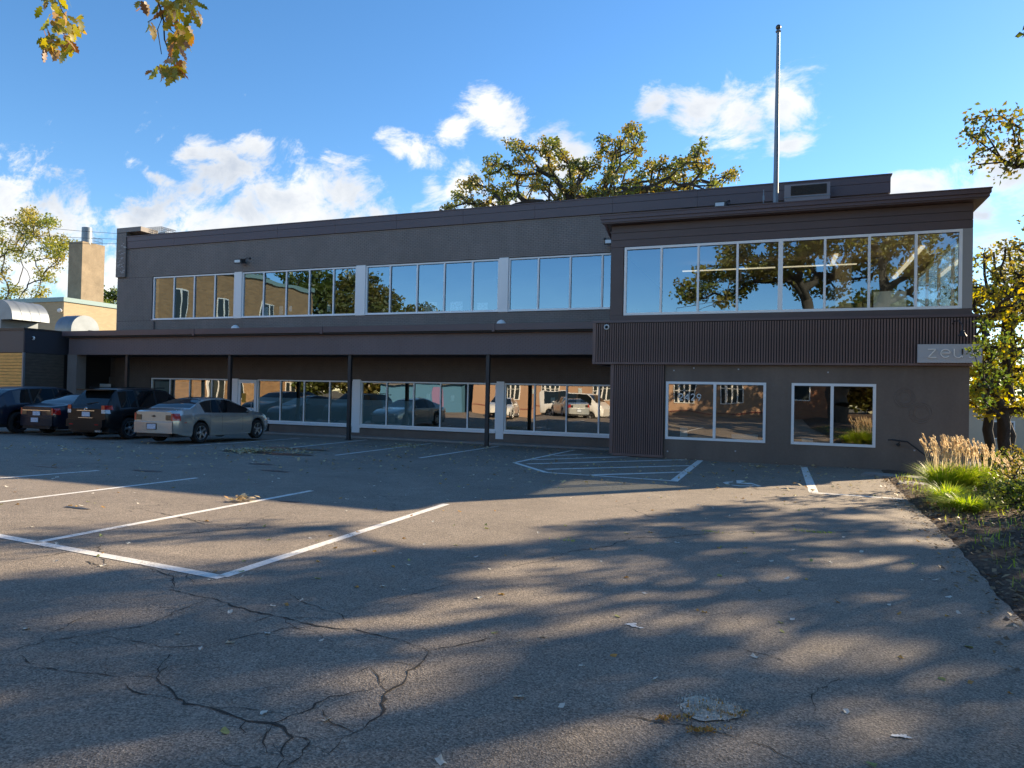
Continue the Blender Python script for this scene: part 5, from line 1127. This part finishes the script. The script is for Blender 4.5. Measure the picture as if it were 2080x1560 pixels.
o = c['root']; MB().box(-.075, .075, -.012, 0, .845, .87).box(-.03, .03, -.013, 0, .83, .885).build('emblem', M['trim'], o)
MB().tube([(0, 1.6, 1.43), (0, 1.5, 1.50)], .008, 5).box(-.02, .02, 1.5, 1.62, 1.43, 1.46).build('aerial', M['trim'], o)
V = []; Fd = []                                                        # crumpled patch on the right rear quarter
for j, z in enumerate(np.linspace(.70, .86, 7)):
    for i, s in enumerate(np.linspace(.52, .98, 12)):
        e = math.sin(PI*i/11)*math.sin(PI*j/6); V.append((c['sy'](s, z)+.002+.022*e*math.sin(i*1.9+j*1.2), s, z))
for j in range(6):
    for i in range(11): Fd.append((j*12+i, j*12+i+1, (j+1)*12+i+1, (j+1)*12+i))
MB().add(V, Fd).build('dented_panel', M['champagne'], o, True, 25)
c['wrap']('side_marker', 'tail', 1, [('s', .32), ('s', .42)], [(.655, 1), (.675, 1)], .008)
MB().box(-.68, .68, 4.7, 4.84, .62, .70).build('headlight', M['clearlens'], o)
SUV = dict(L=4.45, W=1.84, tyre=.355, axles=(.92, 3.48), rail=.74, cab=(.08, .5, 2.75, 3.55),
  top=[(0,.98),(.06,1.05),(.14,1.18),(.3,1.44),(.5,1.63),(.9,1.68),(1.6,1.70),(2.4,1.69),(2.75,1.63),(3.2,1.32),(3.55,1.10),(4.0,1.02),(4.3,.88),(4.42,.72),(4.45,.62)],
  belt=[(0,.92),(.3,1.03),(1.2,1.06),(2.5,1.02),(3.5,.98),(4.0,.92),(4.3,.78),(4.45,.6)], sill=[(0,.42),(.4,.32),(3.9,.28),(4.45,.34)],
  plan=[(0,.83),(.08,.90),(.3,.96),(.9,1),(3.4,1),(4.0,.95),(4.3,.84),(4.45,.66)], side_glass=[(.55,1.2),(1.28,2.05),(2.12,3.3)], seams=[1.24,2.08,3.2], handles=[1.45,2.3], split=True)
def rear_suv(c, chrome=True, spoiler=True):
    o = c['root']; w = c['wrap']; h = c['Wd']*.83
    for s in (1, -1):
        w('tail_light', 'tail', s, [('r', h-.14), ('r', h), ('s', .05), ('s', .14), ('s', .24)], [(.98, 1), (1.06, 1), (1.12, 1)], .016, .02)
        w('reverse_light', 'clearlens', s, [('r', h-.14), ('r', h), ('s', .05), ('s', .14)], [(.86, 1), (.98, 1)], .016, .018)
    MB().box(-h+.02, h-.02, -.09, .12, .42, .66).box(-h+.1, h-.1, -.06, .1, .3, .42).build('bumper', c['paint'], o)
    MB().box(-.36, .36, -.04, -.01, .93, .955).box(-.3, .3, -.04, -.01, .70, .72).build('chrome_strip', M['chrome'], o)
    MB().box(-.16, .16, -.03, -.014, .75, .9).build('licence_plate', M['plate'], o)
    if spoiler: MB().box(-.6, .6, .14, .6, 1.60, 1.64).build('spoiler', c['paint'], o)
    lg_ = MB().lathe([(.045, 0), (.055, .006), (.065, 0)], (0, -.035, 1.0), 'y', 20); lg_.bar((-.03, -.035, 1.0), (.03, -.035, 1.0), .01, .012).build('emblem', M['chrome'], o)
    for s in (1, -1): MB().box(s*.52-.07, s*.52+.07, -.1, -.088, .48, .51).build('reflector', M['tail'], o)
c = car_at(SUV, 'parked_car', 'black compact suv with red and white tail lights beside the beige sedan', -21.2, 16.5, HD, M['black_paint'], cat='car'); rear_suv(c); o = c['root']
MB().bar((.66, .7, 1.70), (.66, 2.6, 1.72), .03).bar((-.66, .7, 1.70), (-.66, 2.6, 1.72), .03).build('roof_rail', M['trim'], o)
MB().box(.5, .72, -.13, -.06, .26, .32).build('exhaust', M['chrome'], o); MB().bar((-.1, .1, 1.16), (.3, .16, 1.22), .02).build('wiper', M['trim'], o)
c = car_at(SED, 'parked_car', 'dark sedan with a chrome strip across its tail, half hidden behind the black suv', -24.1, 16.9, HD, M['navy_paint'], rear=True, split=True); rear_sedan(c); o = c['root']
MB().box(-.62, .62, -.03, -.012, .86, .885).build('chrome_strip', M['chrome'], o); MB().box(-.16, .16, -.03, -.012, .7, .84).build('licence_plate', M['plate'], o)
SU2 = dict(SUV); SU2.update(L=4.9, W=1.94, tyre=.38, axles=(.95, 3.85), cab=(.1, .75, 3.0, 3.9), rim='rim_dark',
  top=[(0,1.0),(.06,1.08),(.2,1.2),(.45,1.42),(.75,1.56),(1.3,1.65),(2.0,1.68),(2.7,1.67),(3.0,1.62),(3.5,1.32),(3.9,1.12),(4.4,1.03),(4.7,.9),(4.86,.72),(4.9,.6)],
  belt=[(0,.95),(.3,1.05),(1.2,1.08),(2.8,1.04),(3.9,1.0),(4.4,.93),(4.75,.78),(4.9,.6)], plan=[(0,.83),(.08,.90),(.3,.96),(.9,1),(3.8,1),(4.4,.95),(4.7,.84),(4.9,.66)], side_glass=[(.8,1.38),(1.46,2.35),(2.42,3.6)], seams=[1.4,2.38,3.5], handles=[1.7,2.6])
c = car_at(SU2, 'parked_car', 'large dark blue grey suv with dark wheels, cut by the left edge of the view', -26.3, 16.2, HD, M['navy_paint']); rear_suv(c, spoiler=False)
# cars down on the street past the right corner
car_at(SED, 'street_car', 'pale blue car parked on the lower street just right of the building corner', 9.3, 33.0, rad(-80), M['blue_car'], rear='sedan', group='cars on the lower street')
car_at(SED, 'street_car', 'white car parked on the lower street right of the yellow tree', 10.6, 30.2, rad(-80), M['white_car'], rear='sedan', group='cars on the lower street')
for q in [x for x in bpy.data.objects if x.name.startswith('street_car')]: q.location.z = -3.53
# cars behind the viewer, mirrored in the ground floor glass
car_at(SED, 'parked_car', 'white sedan parked facing the building, mirrored in the third ground floor window band', -19.2, 2.6, rad(-15), M['white_car'], group='cars mirrored in the ground floor windows', rear='sedan')
car_at(SED, 'parked_car', 'silver sedan seen from behind in the mirrored lot', -13.3, 4.0, rad(150), M['silver_car'], rear='sedan', group='cars mirrored in the ground floor windows')
car_at(SU2, 'parked_truck', 'dark grey suv mirrored next to the slatted panel', -9.2, -1.2, rad(8), M['navy_paint'], group='cars mirrored in the ground floor windows')
VAN = dict(SUV); VAN.update(L=5.2, W=2.0, cab=(.05, .25, 4.0, 4.7), top=[(0,1.9),(.1,2.1),(.3,2.2),(2,2.24),(3.9,2.2),(4.2,1.95),(4.7,1.35),(5.0,1.15),(5.15,.95),(5.2,.8)], belt=[(0,1.2),(4.5,1.2),(5,1.0),(5.2,.7)], axles=(1.0, 4.2), side_glass=[(.5,1.7),(1.8,2.9),(3.1,4.3)], seams=[3.0], handles=[3.2], rail=.86,
  plan=[(0,.9),(.1,.96),(.5,1),(4.5,1),(5,.92),(5.2,.8)], sill=[(0,.4),(5.2,.4)])
car_at(VAN, 'parked_van', 'white van with dark side windows mirrored behind the silver sedan', -17.6, -1.6, rad(-82), M['white_car'], group='cars mirrored in the ground floor windows', cat='van')
# ------------------------------------------------------------------ buildings behind the viewer (mirrored) and beyond the street
OB = thing('orange_building', 'one storey orange rendered building behind the viewer, mirrored in the ground floor windows', 'building', (-13, -8, -2))
MB().box(-26, -.9, -16, -6.4, -2.4, 2.3).build('wall', M['orange'], OB); MB().box(-26.1, -.8, -16, -6.3, 2.3, 2.5).build('coping', M['pale'], OB)
MB().box(-26, -.9, -6.4, -6.36, -1.0, -.94).build('pipe', mat('maroon', (.2, .05, .05), .6), OB)
for x in (-22.5, -18.6, -14.3, -10.6, -6.5, -3.4):
    f = MB().box(x-.75, x+.75, -6.4, -6.34, -.3, 1.6).build('window', M['white_paint'], OB); MB().box(x-.68, x+.68, -6.335, -6.33, -.24, 1.54).build('pane', M['winglass'], f); MB().box(x-.05, x+.05, -6.33, -6.31, -.24, 1.54).box(x-.68, x+.68, -6.33, -6.31, .6, .64).box(x-.45, x-.3, -6.33, -6.32, -.24, 1.54).box(x+.3, x+.4, -6.33, -6.32, -.24, 1.54).build('window_bar', M['white_paint'], f)
for x in (-20.4, -16.2, -12.8, -12.1, -8.5): MB().box(x-.18, x+.18, -6.34, -6.33, .2, .75).build('parking_sign', M['paper2'], OB)
RB = thing('red_brick_annex', 'red brick annex with one dark window behind the viewer', 'building', (.8, -8, -2))
MB().box(-.8, 3.8, -14, -6.0, -2.4, 2.9).build('wall', M['redbrick'], RB); f = MB().box(.0, 1.7, -6.0, -5.95, -.1, 2.0).build('window', M['white_paint'], RB); MB().box(.08, 1.62, -5.945, -5.94, -.02, 1.92).build('pane', M['winglass'], f); MB().box(-1, 4, -14, -5.6, 2.9, 3.1).build('roof', M['roof'], RB)
BB = thing('blue_building', 'blue painted shed with a grey roof and a purple panel behind the viewer', 'building', (-31, -9, -2))
MB().box(-36, -27.2, -14, -7.4, -2.6, .9).build('wall', M['blue'], BB); MB().box(-30.4, -29.2, -7.4, -7.36, -1.4, .4).build('panel', M['purple'], BB); MB().add([(-36.5,-7.0,.85),(-26.9,-7.0,.85),(-26.9,-14,2.6),(-36.5,-14,2.6),(-36.5,-7.0,.95),(-26.9,-7.0,.95),(-26.9,-14,2.7),(-36.5,-14,2.7)], [(0,3,2,1),(4,5,6,7),(0,1,5,4),(1,2,6,5),(2,3,7,6),(3,0,4,7)]).build('roof', M['roof'], BB)
BKH = 11.2
BK = thing('ochre_brick_building', 'two storey ochre brick building mirrored in the left upper windows', 'building', (-56, -5, -2))
MB().box(-66, -51, -16, 5, -2.6, BKH).build('wall', M['tanbrick2'], BK); MB().box(-66.2, -50.8, -16.2, 5.2, BKH, BKH+.4).build('coping', M['teal'], BK)
for (px, pz, hh) in ((371,622,3.0),(453,632,2.6),(540,640,2.4),(486,790,2.2),(588,792,2.2),(640,796,2.2),(440,788,2.2)):
    q = onX(px, pz, -50.9); y, z = 2*25.66-q[1], q[2]-hh/2
    for _ in (0,):
        f = MB().box(-51, -50.93, y-.75, y+.75, z, z+hh).build('window', M['white_paint'], BK); MB().box(-50.93, -50.92, y-.65, y+.65, z+.1, z+hh-.1).build('pane', M['winglass'], f); MB().box(-50.92, -50.89, y-.06, y+.06, z+.1, z+hh-.1).build('window_bar', M['white_paint'], f)
PB = thing('pale_building', 'pale rendered building across the lower street right of the corner', 'building', (16, 62, -3.6))
MB().box(8, 40, 58, 66, -3.7, -.2).build('wall', M['pale'], PB); MB().box(7.8, 40.2, 57.8, 66, -.2, .1).build('roof', M['roof'], PB)
for i in range(7): 
    f = MB().box(10+i*3.4, 11.6+i*3.4, 57.93, 58, -2.4, -1.1).build('window', M['white_paint'], PB); MB().box(10.1+i*3.4, 11.5+i*3.4, 57.92, 57.93, -2.3, -1.2).build('pane', M['winglass'], f)
FN = thing('picket_fence', 'low dark fence across the lower street behind the parked cars', 'fence', (12, 44, -3.6))
for i in range(46): x = 8+i*.24; MB().box(x, x+.1, 44, 44.04, -3.6, -2.35).build('picket', M['bark_dk'], FN)
MB().box(8, 19, 44.04, 44.08, -2.7, -2.6).build('rail', M['bark_dk'], FN)
for y0, mt in ((75, 'lf_green'),):
    rr = np.random.default_rng(5); pts = [np.array((x, 78+rr.normal(0, 3), rr.uniform(-2, 3+2*math.sin(x*.3)))) for x in np.linspace(8, 60, 150)]
    w = leaves(pts, 50, 1.6, .6, rr); tag(cquads('far_trees', w, M[mt]), 'far green tree line beyond the pale building across the street', 'trees', kind='stuff')
bpy.context.view_layer.update()
